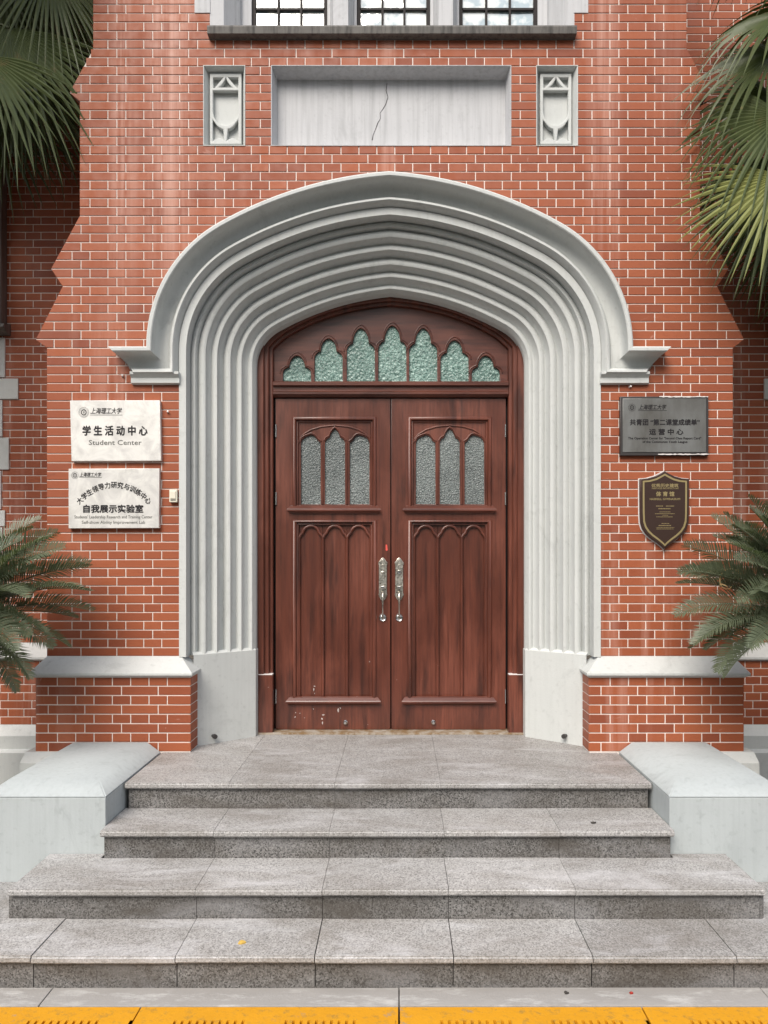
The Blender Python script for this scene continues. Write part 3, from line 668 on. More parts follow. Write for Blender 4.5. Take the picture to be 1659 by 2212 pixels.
for a, b in lights:
    xa, xb = PX(a, YG), PX(b, YG); zb_ = PZ(70, YG)
    wdw = mk('window', plate('window', [rect((xa, xb, zb_, 6.08)), rect((xa + 0.026, xb - 0.026, zb_ + 0.02, 6.05))], YG - 0.012, 0.035), M['iron'], B)
    n = 3; zrow = [zb_ + 0.02]; zb1 = PZ(22, YG)
    while zrow[-1] < 5.9: zrow.append(zb1 + (len(zrow) - 1) * 0.245)
    zrow.append(6.05)
    for r in range(len(zrow) - 1):
        for c_ in range(n):
            q0 = xa + 0.026 + (xb - xa - 0.052) * c_ / n; q1 = xa + 0.026 + (xb - xa - 0.052) * (c_ + 1) / n
            bm = bmesh.new(); box_bm(bm, q0 - (q0 + q1) / 2, q1 - (q0 + q1) / 2, -0.002, 0.002, -(zrow[r + 1] - zrow[r]) / 2, (zrow[r + 1] - zrow[r]) / 2)
            pn = mk('pane', bm_mesh(bm, 'pane'), M['window_glass'], wdw, origin=((q0 + q1) / 2, YG + 0.008, (zrow[r] + zrow[r + 1]) / 2))
            pn.rotation_euler = (R(random.uniform(-1.2, 1.2)), 0, R(random.uniform(-1, 1)))
    for k in (1, 2):
        q = xa + 0.026 + (xb - xa - 0.052) * k / n; box('glazing_bar', (q - 0.0075, q + 0.0075, YG - 0.014, YG + 0.004, zb_ + 0.01, 6.06), M['iron'], wdw)
    for z in zrow[1:-1]: box('glazing_bar', (xa + 0.02, xb - 0.02, YG - 0.012, YG + 0.003, z - 0.0075, z + 0.0075), M['iron'], wdw)
box('window_back', (wx0 - 0.1, wx1 + 0.1, YG + 0.06, YG + 0.08, zs - 0.1, 6.25), M['iron'], B)

# ------------------------------------------------------------------ door frame
CF = [(-0.827, 2.742), (-0.757, 2.806), (-0.688, 2.850), (-0.565, 2.913), (-0.395, 2.975), (-0.195, 3.022), (0.0, 3.045)]
def spline(pts, n=6):
    o = []
    for i in range(len(pts) - 1):
        p = [Vector(pts[max(0, min(len(pts) - 1, k))]) for k in (i - 1, i, i + 1, i + 2)]
        for j in range(n):
            t = j / n; o.append(tuple(0.5 * ((2 * p[1]) + (p[2] - p[0]) * t + (2 * p[0] - 5 * p[1] + 4 * p[2] - p[3]) * t * t + (3 * p[1] - p[0] - 3 * p[2] + p[3]) * t ** 3)))
    o.append(tuple(pts[-1])); return o
cf = spline(CF)
def off_cf(d):   # the flat wooden arch, moved outwards by d
    o = []
    for i, (x, z) in enumerate(cf):
        a = Vector(cf[max(0, i - 1)]); b = Vector(cf[min(len(cf) - 1, i + 1)]); t = (b - a).normalized()
        o.append((x - t.y * d if i else x - d, z + t.x * d if i else z + d * 0.35))
    o[-1] = (0.0, o[-1][1]); return o
def frame_ring(inner, yf, th, bev):
    so_ = mirror(arch(0.035, 14, 22, -0.01)); inn = mirror(inner)
    return plate('door_frame', [so_ + inn[::-1]], yf, th, bev=bev)
def jamb(c, x): return [(x, -0.01)] + [(min(px, 0), pz) for px, pz in c] if False else [(x, -0.01), (x, c[0][1])] + c[1:]
wf = mk('door_frame', frame_ring(jamb(off_cf(0.072), -0.899), -0.085, 0.10, 0.006), M['wood'], B)
mk('moulding', frame_ring(jamb(off_cf(0.040), -0.867), -0.058, 0.07, 0.010), M['wood'], wf)
mk('moulding', frame_ring(jamb(off_cf(0.016), -0.843), -0.030, 0.06, 0.006), M['wood'], wf)
for s in (-1, 1):
    box('plinth_block', (*sorted((s * 0.836, s * 0.938)), -0.091, -0.02, 0.0, PZ(1458, -0.09)), M['wood'], wf, bev=0.002)
    box('paint_line', (*sorted((s * 0.838, s * 0.937)), -0.0905, -0.03, PZ(1458, -0.09), PZ(1458, -0.09) + 0.005), M['sealant'], wf)
box('meeting_gap', (-0.86, 0.86, 0.052, 0.07, 0.0, 2.45), M['ink'], wf)

# transom: cusped lights in a wooden panel above a moulded bar
tz = PZ(826.5, 0.0)
tp_out = [(-0.845, tz - 0.02)] + [(x, z) for x, z in off_cf(0.03)]; tp_out[1] = (-0.845, tp_out[2][1] - 0.02)
LX = [308, 493, 682, 867, 1048, 1232, 1415]; LT = [425, 325, 265, 250, 265, 335, 425]; LH = [105, 118, 138, 142, 138, 115, 105]
def cusp(cx, hw, zsh, zt):
    h = zt - zsh; q = [(1.0, 0), (0.985, 0.12), (0.89, 0.24), (0.72, 0.33), (0.56, 0.37), (0.545, 0.5), (0.50, 0.64), (0.40, 0.79), (0.26, 0.91), (0.10, 0.985), (0, 1)]
    return [(cx - a * hw, zsh + b * h) for a, b in q] + [(cx + a * hw, zsh + b * h) for a, b in q[-2::-1]]
tl = []; k5 = 0.3685
for lx, lt, lh in zip(LX, LT, LH):
    cx_ = PX(528 + lx * k5, 0.0); zt_ = PZ(611.4 + lt * k5, 0.0); tl.append((cx_, 82 * k5 / 300, zt_ - lh * k5 / 300, zt_))
holes = [[(c_ - hw, tz + 0.002), *cusp(c_, hw, a, b), (c_ + hw, tz + 0.002)] for c_, hw, a, b in tl]
tr = mk('transom', plate('transom', [mirror(tp_out)] + holes, 0.0, 0.03, bev=0.004, res=2), M['wood_rail'], B)
for c_, hw, a, b in tl:
    mk('pane', plate('pane', [[(c_ - hw - 0.008, tz - 0.01), *[(x, z + 0.004) for x, z in cusp(c_, hw + 0.008, a, b)], (c_ + hw + 0.008, tz - 0.01)]], 0.020, 0.006), M['frosted_green'], tr)
    tube('cusp_moulding', [(x, 0.0, z) for x, z in cusp(c_, hw + 0.019, a + 0.002, b + 0.024)], 0.0055, M['wood_rail'], tr, n=8)
mk('transom_bar', prism([(0.03, tz), (-0.040, tz), (-0.046, tz - 0.006), (-0.046, tz - 0.028), (-0.024, tz - 0.034), (-0.024, tz - 0.062), (-0.032, tz - 0.066), (-0.040, tz - 0.074), (-0.040, tz - 0.090), (-0.014, tz - 0.108), (0.03, tz - 0.108)], 'x', -0.842, 0.842, 'transom_bar'), M['wood_rail'], B)

# ------------------------------------------------------------------ door leaves
def leaf(s):
    D = (0.0 if s < 0 else 248.8)
    X = lambda px: PX(px + D, 0.0); Zc = lambda py: PZ(py, 0.0)
    x0, x1 = (X(595.5), X(843.2)); zb, zt = 0.014, Zc(861)
    if s > 0: x0, x1 = X(595.5 + 1.3), X(843.6)
    up = (X(638), X(807), Zc(1094), Zc(906)); lo = (X(638), X(807), Zc(1507), Zc(1128))
    L = mk('door_leaf', plate('door_leaf', [rect((x0, x1, zb, zt)), rect(up), rect(lo)], 0.0, 0.045, bev=0.002, res=1), M['wood'], B,
           label=('left' if s < 0 else 'right') + ' leaf of the double door')
    def frame_mould(b, top, w0=5.5, depth=0.016):        # raised moulding round an opening, on three sides
        for i, (dd, yy, r) in enumerate(((-0.006, -0.002, 0.014), (0.013, 0.014, 0.010))):
            pts = [(b[0] + dd, yy, b[2] + 0.0), (b[0] + dd, yy, b[3] - dd), (b[1] - dd, yy, b[3] - dd), (b[1] - dd, yy, b[2])]
            tube('panel_moulding', pts, r, M['wood'], L, n=8)
    frame_mould(up, True); frame_mould(lo, True)
    def sill(pa, pb, ya, yb):
        a, b = X(pa), X(pb); zt_, zb_ = Zc(ya), Zc(yb); h = zt_ - zb_
        pr = [(0.004, zt_), (-0.012, zt_ - h * 0.12), (-0.030, zt_ - h * 0.45), (-0.034, zt_ - h * 0.55), (-0.034, zt_ - h * 0.72), (-0.016, zt_ - h * 0.9), (-0.010, zb_), (0.004, zb_)]
        v, f = [], []
        for y, z in pr: dd = (-0.034 - y) * 0.9; v += [(a - dd, y, z), (b + dd, y, z)]
        n = len(pr)
        for i in range(n): f.append((2 * i, 2 * i + 1, 2 * ((i + 1) % n) + 1, 2 * ((i + 1) % n)))
        f += [tuple(range(0, 2 * n, 2))[::-1], tuple(range(1, 2 * n, 2))]
        bm = bmesh.new(); me = mesh('sill_moulding', v, f); bm.from_mesh(me); mk('sill_moulding', bm_mesh(bm, 'sill_moulding'), M['wood_rail'], L)
    sill(620.5, 823, 1091, 1109.5); sill(618.5, 823, 1504, 1522.5)
    # glazed tracery
    k = k5; gx = lambda z_: X(528 + z_ * k); gz = lambda z_: Zc(611.4 + z_ * k)
    zbot = 1296
    sidel = [(330, zbot), (330, 938), (338, 915), (352, 902), (368, 896), (388, 888), (405, 892), (418, 905), (428, 922), (445, 934), (445, zbot)]
    mid = [(470, zbot), (470, 932), (480, 912), (497, 903), (505, 880), (516, 862), (529, 852), (542, 862), (553, 880), (561, 903), (578, 912), (588, 932), (588, zbot)]
    sider = [(1058 - u + 4, w) for u, w in sidel][::-1]
    trc = plate('tracery', [rect((up[0] - 0.004, up[1] + 0.004, up[2] - 0.004, up[3] + 0.004))] + [[(gx(u), gz(w)) for u, w in q] for q in (sidel, mid, sider)], 0.016, 0.02, bev=0.003, res=1)
    mk('tracery', trc, M['wood'], L)
    for q in (sidel, mid, sider):
        u0 = min(a for a, b in q) - 8; u1 = max(a for a, b in q) + 8; w0 = min(b for a, b in q) - 8
        box('pane', (gx(u0), gx(u1), 0.030, 0.034, gz(zbot + 6), gz(w0)), M['frosted_grey'], L)
        tube('cusp_moulding', [(gx(u + (u - 529 if q is mid else u - (388 if q is sidel else 674)) * 0.10), 0.014, gz(w - 10)) for u, w in q[1:-1]], 0.0055, M['wood'], L)
    tube('arch_moulding', [(gx(u), 0.014, gz(w)) for u, w in ((316, 935), (322, 912), (345, 885), (390, 858), (450, 840), (529, 832), (608, 840), (668, 858), (713, 885), (736, 912), (742, 935))], 0.006, M['wood'], L)
    for u in (457, 600): tube('glazing_bar', [(gx(u), 0.015, gz(zbot)), (gx(u), 0.015, gz(925))], 0.0065, M['wood'], L)
    # lower boarded panel with ribs and cusped heads
    g2 = lambda z_: Zc(1083.8 + z_ * k)
    edges = [300, 458, 600, 752]
    for a, b in zip(edges, edges[1:]):
        box('board', (gx(a) + 0.0012, gx(b) - 0.0012, 0.030 + random.uniform(-0.0008, 0.0008), 0.042, lo[2] - 0.004, lo[3] + 0.004), M['wood'], L, bev=0.0015)
    for u in (318, 458, 600, 740):
        tube('rib', [(gx(u), 0.021, g2(1140)), (gx(u), 0.021, g2(200))], 0.0125, M['wood'], L)
    for c_ in (388, 529, 670):
        pts = [(-70, 212), (-60, 192), (-48, 182), (-43, 166), (-30, 150), (-14, 142), (0, 140), (14, 142), (30, 150), (43, 166), (48, 182), (60, 192), (70, 212)]
        tube('cusp_moulding', [(gx(c_ + a), 0.018, g2(b)) for a, b in pts], 0.0115, M['wood'], L)
    # furniture
    hx = X(827) if s < 0 else PX(862.3, 0.0)
    zt_, zb_ = Zc(1204.5), Zc(1297)
    w = 0.031
    oc = [(hx - w * a, zt_ - (zt_ - zb_) * b) for a, b in ((0, 0), (0.35, 0.02), (0.8, 0.085), (1.05, 0.115), (1.05, 0.155), (0.92, 0.175), (0.92, 0.83), (1.08, 0.86), (0.9, 0.9), (0.45, 0.985), (0, 1.0))]
    oc = oc + [(2 * hx - x, z) for x, z in oc[-2:0:-1]]
    mk('handle_plate', plate('handle_plate', [oc], -0.008, 0.01, bev=0.0025, res=1), M['brass'], L)
    tube('plate_ornament', [(hx + a, -0.008, zt_ - b) for a, b in ((-0.018, 0.046), (-0.020, 0.034), (-0.008, 0.022), (0.0, 0.012), (0.008, 0.022), (0.020, 0.034), (0.018, 0.046))], 0.0028, M['brass'], L)
    tube('plate_ornament', [(hx + a, -0.008, zt_ - b) for a, b in ((-0.012, 0.068), (-0.010, 0.056), (0.0, 0.050), (0.010, 0.056), (0.012, 0.068))], 0.0024, M['brass'], L)
    if s > 0: lathe_y('lock_cylinder', hx, zt_ - 0.105, [(0.016, -0.004), (0.016, -0.014), (0.013, -0.018), (0.006, -0.018), (0.005, -0.012)], M['chrome'], L)
    else: lathe_y('lock_cover', hx, zt_ - 0.108, [(0.012, -0.004), (0.012, -0.010), (0.008, -0.012)], M['brass'], L)
    zl = zt_ - 0.212
    bm = bmesh.new(); box_bm(bm, hx - 0.010, hx + 0.010, -0.040, -0.006, zl - 0.006, zl + 0.004, bev=0.002); box_bm(bm, hx - 0.012, hx + 0.012, -0.050, -0.034, zl - 0.010, zl + 0.008, bev=0.003)
    mk('thumb_latch', bm_mesh(bm, 'thumb_latch'), M['chrome'], L)
    zr = Zc(1334)
    tube('pull_grip', [(hx, -0.006, zl - 0.034), (hx, -0.030, zl - 0.040), (hx, -0.046, zl - 0.056), (hx, -0.052, zl - 0.085), (hx, -0.050, zl - 0.14), (hx, -0.044, zr + 0.034), (hx, -0.030, zr + 0.010), (hx, -0.008, zr)],
         [0.009, 0.010, 0.010, 0.008, 0.0045, 0.005, 0.008, 0.008], M['brass'], L, n=10)
    lathe_y('rosette', hx, zr, [(0.0285, 0.0), (0.0285, -0.004), (0.024, -0.010), (0.018, -0.007), (0.012, -0.010), (0.004, -0.011)], M['chrome'], L)
    hxg = x0 + 0.002 if s < 0 else x1 - 0.002
    for a, b in ((917, 945), (1063, 1091), (1489, 1519)):
        tube('hinge', [(hxg, -0.006, Zc(b)), (hxg, -0.006, Zc(a))], 0.0055, M['chrome'], L)
    kx = PX(746, 0.0) if s < 0 else PX(936, 0.0)
    lathe_y('door_stop', kx, Zc(1560), [(0.016, 0.0), (0.016, -0.006), (0.010, -0.012), (0.013, -0.022), (0.008, -0.028)], M['chrome'], L)
    if s < 0:                                            # white paint spots near the foot of the leaf
        v, f = [], []; rg = random.Random(4)
        for u, w_, a, b in ((297, 1262, 6, 6), (300, 1236, 4, 5), (325, 1240, 4, 4), (352, 1267, 4, 3), (405, 1215, 4, 4), (455, 1272, 9, 12), (458, 1296, 5, 14), (462, 1250, 12, 6), (550, 1222, 7, 16), (562, 1210, 5, 9), (408, 1085, 7, 5), (404, 1104, 4, 16), (409, 1128, 3, 6), (733, 938, 5, 5), (154, 1275, 3, 3)):
            n = len(v); nn = 9; yy = 0.0285 if 1080 < w_ < 1135 else -0.0008
            v += [(gx(u + a * rg.uniform(0.35, 0.85) * math.cos(2 * math.pi * i / nn)), yy, g2(w_ + b * rg.uniform(0.35, 0.9) * math.sin(2 * math.pi * i / nn))) for i in range(nn)]; f.append(tuple(range(n, n + nn)))
        mk('paint_spatter', mesh('paint_spatter', v, f), M['chipped'], L, label='white paint spots on the lower left leaf')
    if s < 0:
        bm = bmesh.new(); x_, z_2 = X(835), Zc(1183); me = plate('tape_scrap', [[(x_ - 0.006, z_2 + 0.023), (x_ + 0.004, z_2 + 0.021), (x_ + 0.009, z_2 - 0.018), (x_ - 0.002, z_2 - 0.024), (x_ - 0.007, z_2 - 0.016)]], -0.0012, 0.001); bm.free()
        mk('tape_scrap', me, M['red_tape'], L, label='small scrap of red tape above the handle')
leaf(-1); leaf(1)

# hooks that hold the open leaves, on the jamb bases; leftover screws in the brick
for s, px in ((-1, 457), (1, 1226)):
    y = -0.37 if s < 0 else -0.37
    x = PX(px, y); z = PZ(1590, y); y = -0.1475 - (abs(x) - 0.949) * 0.816
    d = Vector((-s * 0.63, -0.776, 0))
    p = Vector((x, y, z)); lab = bmesh.new()
    tube_bm(lab, [p - d * 0.005, p + d * 0.008, p + d * 0.009, p + d * 0.035, p + d * 0.036, p + d * 0.052], [0.024, 0.024, 0.011, 0.011, 0.017, 0.015], 12)
    mk('door_hook', bm_mesh(lab, 'door_hook', 40), M['plate_rim'], B)
for px, py in ((263, 812), (361, 890), (1360, 836)):
    x, z = P2(px, py, YW - 0.01); tube('wall_screw', [(x, YW + 0.004, z), (x + 0.006, YW - 0.02, z + 0.004)], 0.006, M['sealant'], B)

# ------------------------------------------------------------------ plaques and switch on the wall
def text(name, body, cx_, cz_, size, y, mat, parent, bold=0.0, width=None, rot=0.0, sx=1.0, shear=0.0, space=1.0):
    cu = bpy.data.curves.new(name, 'FONT'); cu.body = body; cu.size = size; cu.align_x = 'CENTER'; cu.align_y = 'CENTER'; cu.shear = shear; cu.space_character = space; cu.resolution_u = 2
    o = bpy.data.objects.new(name, cu); COL.objects.link(o)
    me = bpy.data.meshes.new_from_object(o.evaluated_get(bpy.context.evaluated_depsgraph_get()))
    bpy.data.objects.remove(o); bpy.data.curves.remove(cu); me.materials.clear()
    xs = [q.co.x for q in me.vertices]; zs_ = [q.co.y for q in me.vertices]
    mx_, mz_ = (min(xs) + max(xs)) / 2, (min(zs_) + max(zs_)) / 2; kx = (width / (max(xs) - min(xs))) if width else sx
    pts = [((q.co.x - mx_) * kx, q.co.y - mz_) for q in me.vertices]; fs = [tuple(p.vertices) for p in me.polygons]; bpy.data.meshes.remove(me)
    offs = [(0, 0)] if not bold else [(0, 0), (bold, 0), (-bold, 0), (0, bold), (0, -bold)]
    v, f = [], []; c_, s2 = math.cos(rot), math.sin(rot)
    for i, (a, b) in enumerate(offs):
        n = len(v); v += [(cx_ + (x + a) * c_ - (z + b) * s2, y - 0.00008 * i, cz_ + (x + a) * s2 + (z + b) * c_) for x, z in pts]; f += [tuple(n + j for j in q) for q in fs]
    return mk(name, mesh(name, v, f), mat, parent)
def ring(cx_, cz_, r0, r1, y, ex=1.0, n=28):
    v, f = [], []
    for i in range(n):
        a = 2 * math.pi * i / n
        v += [(cx_ + r0 * ex * math.cos(a), y, cz_ + r0 * math.sin(a)), (cx_ + r1 * ex * math.cos(a), y, cz_ + r1 * math.sin(a))]
    for i in range(n): j = (i + 1) % n; f.append((2 * i, 2 * i + 1, 2 * j + 1, 2 * j))
    return v, f
def emblem(cx_, cz_, r, y, parent):
    v, f = [], []
    for a, b, ex in ((r * 0.96, r, 1), (r * 0.84, r * 0.87, 1), (r * 0.40, r * 0.60, 0.92)):
        vv, ff = ring(cx_, cz_, a, b, y, ex); n = len(v); v += vv; f += [tuple(n + j for j in q) for q in ff]
    for i in range(26):                                  # ring of tiny letters
        a = 2 * math.pi * i / 26; n = len(v); d = r * 0.72; t = r * 0.035
        cc, ss = math.cos(a), math.sin(a)
        v += [(cx_ + d * cc - t * ss + dd * cc, y, cz_ + d * ss + t * cc + dd * ss) for dd in (-t, t)] + [(cx_ + d * cc + t * ss + dd * cc, y, cz_ + d * ss - t * cc + dd * ss) for dd in (t, -t)]
        f.append((n, n + 1, n + 2, n + 3))
    for i in range(3):
        n = len(v); x = cx_ + (i - 1) * r * 0.12; v += [(x - r * 0.035, y, cz_ - r * 0.24), (x + r * 0.035, y, cz_ - r * 0.24), (x + r * 0.035, y, cz_ + r * 0.24), (x - r * 0.035, y, cz_ + r * 0.24)]; f.append((n, n + 1, n + 2, n + 3))
    mk('emblem', mesh('emblem', v, f), M['ink'], parent)
YQ = YW - 0.034; YT = YQ - 0.0006
# first plaque
k1 = 0.1507; ux = lambda z_: PX(138.95 + z_ * k1, YQ); uz = lambda z_: PZ(850.4 + z_ * k1, YQ)
S1 = thing('wall_plaque', 'silver metal plaque reading Student Center on the left brick wall', 'plaque', (ux(730), YW, uz(968)), 'metal plaques on the brick wall')
mk('plate', plate('plate', [[(ux(80), uz(97)), (ux(100), uz(968)), (ux(1387), uz(962)), (ux(1368), uz(93))]], YQ, 0.033, bev=0.003), M['steel_plate'], S1)
emblem(ux(279), uz(268), 74 * k1 / 331, YT, S1)
text('lettering', '上海理工大学', ux(600), uz(246), 92 * k1 / 331, YT, M['ink'], S1, width=450 * k1 / 331, shear=0.25, bold=0.0008)
bx_ = lambda a, b, c_, d, y, mat, par, nme='underline': mk(nme, mesh(nme, [(a, y, c_), (b, y, c_), (b, y, d), (a, y, d)], [(0, 1, 2, 3)]), mat, par)
bx_(ux(370), ux(835), uz(310), uz(302), YT, M['ink_grey'], S1)
text('lettering', '学 生 活 动 中 心', ux(727), uz(530), 148 * k1 / 331, YT, M['ink'], S1, width=925 * k1 / 331, bold=0.0026)
text('lettering', 'Student Center', ux(730), uz(700), 100 * k1 / 331, YT, M['ink_grey'], S1, width=755 * k1 / 331, bold=0.0005)
# second plaque
S2 = thing('wall_plaque', 'silver metal plaque with an arched line of Chinese characters, below the Student Center plaque', 'plaque', (ux(710), YW, uz(1930)), 'metal plaques on the brick wall')
mk('plate', plate('plate', [[(ux(60), uz(1075)), (ux(58), uz(1932)), (ux(1357), uz(1926)), (ux(1362), uz(1070))]], YQ, 0.033, bev=0.003), M['steel_plate'], S2)
emblem(ux(153), uz(1170), 53 * k1 / 331, YT, S2)
text('lettering', '上海理工大学', ux(375), uz(1160), 66 * k1 / 331, YT, M['ink'], S2, width=310 * k1 / 331, shear=0.25, bold=0.0006)
bx_(ux(215), ux(538), uz(1204), uz(1198), YT, M['ink_grey'], S2)
arcs = '大学生领导力研究与训练中心'; cx_, cz_, rr = ux(712), uz(1965), 655 * k1 / 331
for i, chx in enumerate(arcs):
    a = R(-49 + 98 * i / (len(arcs) - 1)); text('lettering', chx, cx_ + rr * 0.99 * math.sin(a) * 1.0, cz_ + rr * math.cos(a), 98 * k1 / 331, YT, M['ink'], S2, rot=-a * 0.85, sx=0.92, bold=0.0013)
text('lettering', '自我展示实验室', ux(703), uz(1650), 120 * k1 / 331, YT, M['ink'], S2, width=855 * k1 / 331, bold=0.0022)
text('lettering', "Students' Leadership Research and Training Center", ux(703), uz(1772), 62 * k1 / 331, YT, M['ink_grey'], S2, width=1115 * k1 / 331, bold=0.0003)
text('lettering', 'Self-show Ability Improvement Lab', ux(705), uz(1850), 62 * k1 / 331, YT, M['ink_grey'], S2, width=905 * k1 / 331, bold=0.0003)
# right, dark plaque
k2 = 0.134; rx = lambda z_: PX(1322.8 + z_ * k2, YQ); rz = lambda z_: PZ(844.8 + z_ * k2, YQ)
S3 = thing('wall_plaque', 'dark grey metal plaque with black rim on the right brick wall above the shield', 'plaque', (rx(840), YW, rz(1035)), 'metal plaques on the brick wall')
mk('plate_rim', plate('plate_rim', [rect((rx(130), rx(1555), rz(1038), rz(84)))], YQ + 0.004, 0.030, bev=0.004), M['plate_rim'], S3)
mk('plate', plate('plate', [rect((rx(168), rx(1512), rz(985), rz(118)))], YQ, 0.02, bev=0.002), M['dark_plate'], S3)
emblem(rx(316), rz(266), 60 * k2 / 331, YT, S3)
text('lettering', '上海理工大学', rx(645), rz(258), 88 * k2 / 331, YT, M['ink'], S3, width=450 * k2 / 331, shear=0.25, bold=0.0008)
bx_(rx(415), rx(880), rz(318), rz(311), YT, M['ink'], S3)
text('lettering', '共青团 “第二课堂成绩单”', rx(845), rz(503), 105 * k2 / 331, YT, M['ink'], S3, width=1120 * k2 / 331, bold=0.0017)
text('lettering', '运 营 中 心', rx(868), rz(658), 105 * k2 / 331, YT, M['ink'], S3, width=545 * k2 / 331, bold=0.0017)
text('lettering', 'The Operation Center for "Second Class Report Card"', rx(842), rz(765), 50 * k2 / 331, YT, M['ink'], S3, width=1175 * k2 / 331, bold=0.0008)
text('lettering', 'of the Communist Youth League', rx(848), rz(823), 50 * k2 / 331, YT, M['ink'], S3, width=720 * k2 / 331, bold=0.0008)
random.seed(5)
def blob_strip(name, x0, x1, z, h, y, mat, par, n=24):
    top = [(x0 + (x1 - x0) * i / n, z + h * random.uniform(0.3, 1)) for i in range(n + 1)]; bot = [(x0 + (x1 - x0) * i / n, z - h * random.uniform(0.1, 0.7)) for i in range(n + 1)]
    mk(name, plate(name, [bot + top[::-1]], y, 0.004), mat, par)
blob_strip('sealant_bead', rx(760), rx(1545), rz(92), 0.006, YQ + 0.001, M['sealant'], S3)
blob_strip('sealant_bead', rx(740), rx(1550), rz(1020), 0.006, YQ + 0.001, M['sealant'], S3)
# bronze shield
k3 = 0.0905; hx_ = lambda z_: PX(1361.7 + z_ * k3, YQ); hz_ = lambda z_: PZ(1000.4 + z_ * k3, YQ)
S4 = thing('shield_plaque', 'dark bronze shield plaque with gold border line on the right brick wall', 'plaque', (hx_(820), YW, hz_(2040)), 'metal plaques on the brick wall')
half_s = [(825, 190), (900, 235), (1050, 310), (1230, 360), (1405, 375), (1405, 800), (1402, 1200), (1392, 1420), (1350, 1560), (1270, 1680), (1150, 1790), (1000, 1895), (880, 1990), (825, 2050)]
def shield(sc_, dz=0):
    c_ = (822, 1080); r_ = [((x - c_[0]) * sc_ + c_[0], (z - c_[1]) * (sc_ + (sc_ - 1) * -0.28) + c_[1] + dz) for x, z in half_s]
    l_ = [(2 * c_[0] - x, z) for x, z in r_[-2:0:-1]]; return [(hx_(x), hz_(z)) for x, z in r_ + l_]
mk('sealant_edge', plate('sealant_edge', [shield(1.035)], YW - 0.006, 0.008), M['sealant'], S4)
mk('plate', plate('plate', [shield(1.0)], YQ, 0.033, bev=0.005), M['bronze'], S4)
mk('border_line', plate('border_line', [shield(0.905), shield(0.835)], YQ - 0.0015, 0.003), M['gilt'], S4)
text('lettering', '优秀历史建筑', hx_(825), hz_(535), 95 * k3 / 331, YT, M['gilt'], S4, width=640 * k3 / 331, bold=0.0006)
text('lettering', 'HERITAGE ARCHITECTURE', hx_(830), hz_(605), 46 * k3 / 331, YT, M['gilt'], S4, width=630 * k3 / 331, bold=0.0002)
text('lettering', '体 育 馆', hx_(830), hz_(735), 120 * k3 / 331, YT, M['gilt'], S4, width=430 * k3 / 331, bold=0.0011)
text('lettering', 'HASKELL GYMNASIUM', hx_(825), hz_(858), 68 * k3 / 331, YT, M['gilt'], S4, width=720 * k3 / 331, bold=0.0004)
for z_l, a, b, h in ((1025, 615, 775, 20), (1025, 850, 1040, 20), (1088, 670, 960, 22), (1165, 695, 955, 14), (1208, 590, 1065, 14), (1245, 760, 900, 12), (1283, 620, 1010, 14), (1442, 745, 930, 16), (1490, 675, 970, 20), (1540, 620, 1045, 12), (1572, 620, 1035, 12)):
    v, f = [], []; x = a                                  # lines of print too small to read: broken ticks
    while x < b:
        w = random.uniform(8, 26); n = len(v); v += [(hx_(x), YT, hz_(z_l + h / 2)), (hx_(min(x + w, b)), YT, hz_(z_l + h / 2)), (hx_(min(x + w, b)), YT, hz_(z_l - h / 2)), (hx_(x), YT, hz_(z_l - h / 2))]; f.append((n, n + 1, n + 2, n + 3)); x += w + random.uniform(4, 9)
    mk('small_print', mesh('small_print', v, f), M['gilt'], S4)
# door bell switch
S5 = thing('wall_switch', 'small cream plastic switch on the brick beside the lower left plaque', 'switch', (ux(1556), YW, uz(1555)))
box('switch_body', (ux(1500), ux(1612), YW - 0.030, YW - 0.0005, uz(1555), uz(1375)), M['cream_plastic'], S5, bev=0.004)
box('push_button', (ux(1518), ux(1594), YW - 0.036, YW - 0.029, uz(1505), uz(1400)), M['cream_plastic'], S5, bev=0.002)
box('slot', (ux(1518), ux(1594), YW - 0.0312, YW - 0.029, uz(1532), uz(1518)), M['ink_grey'], S5)

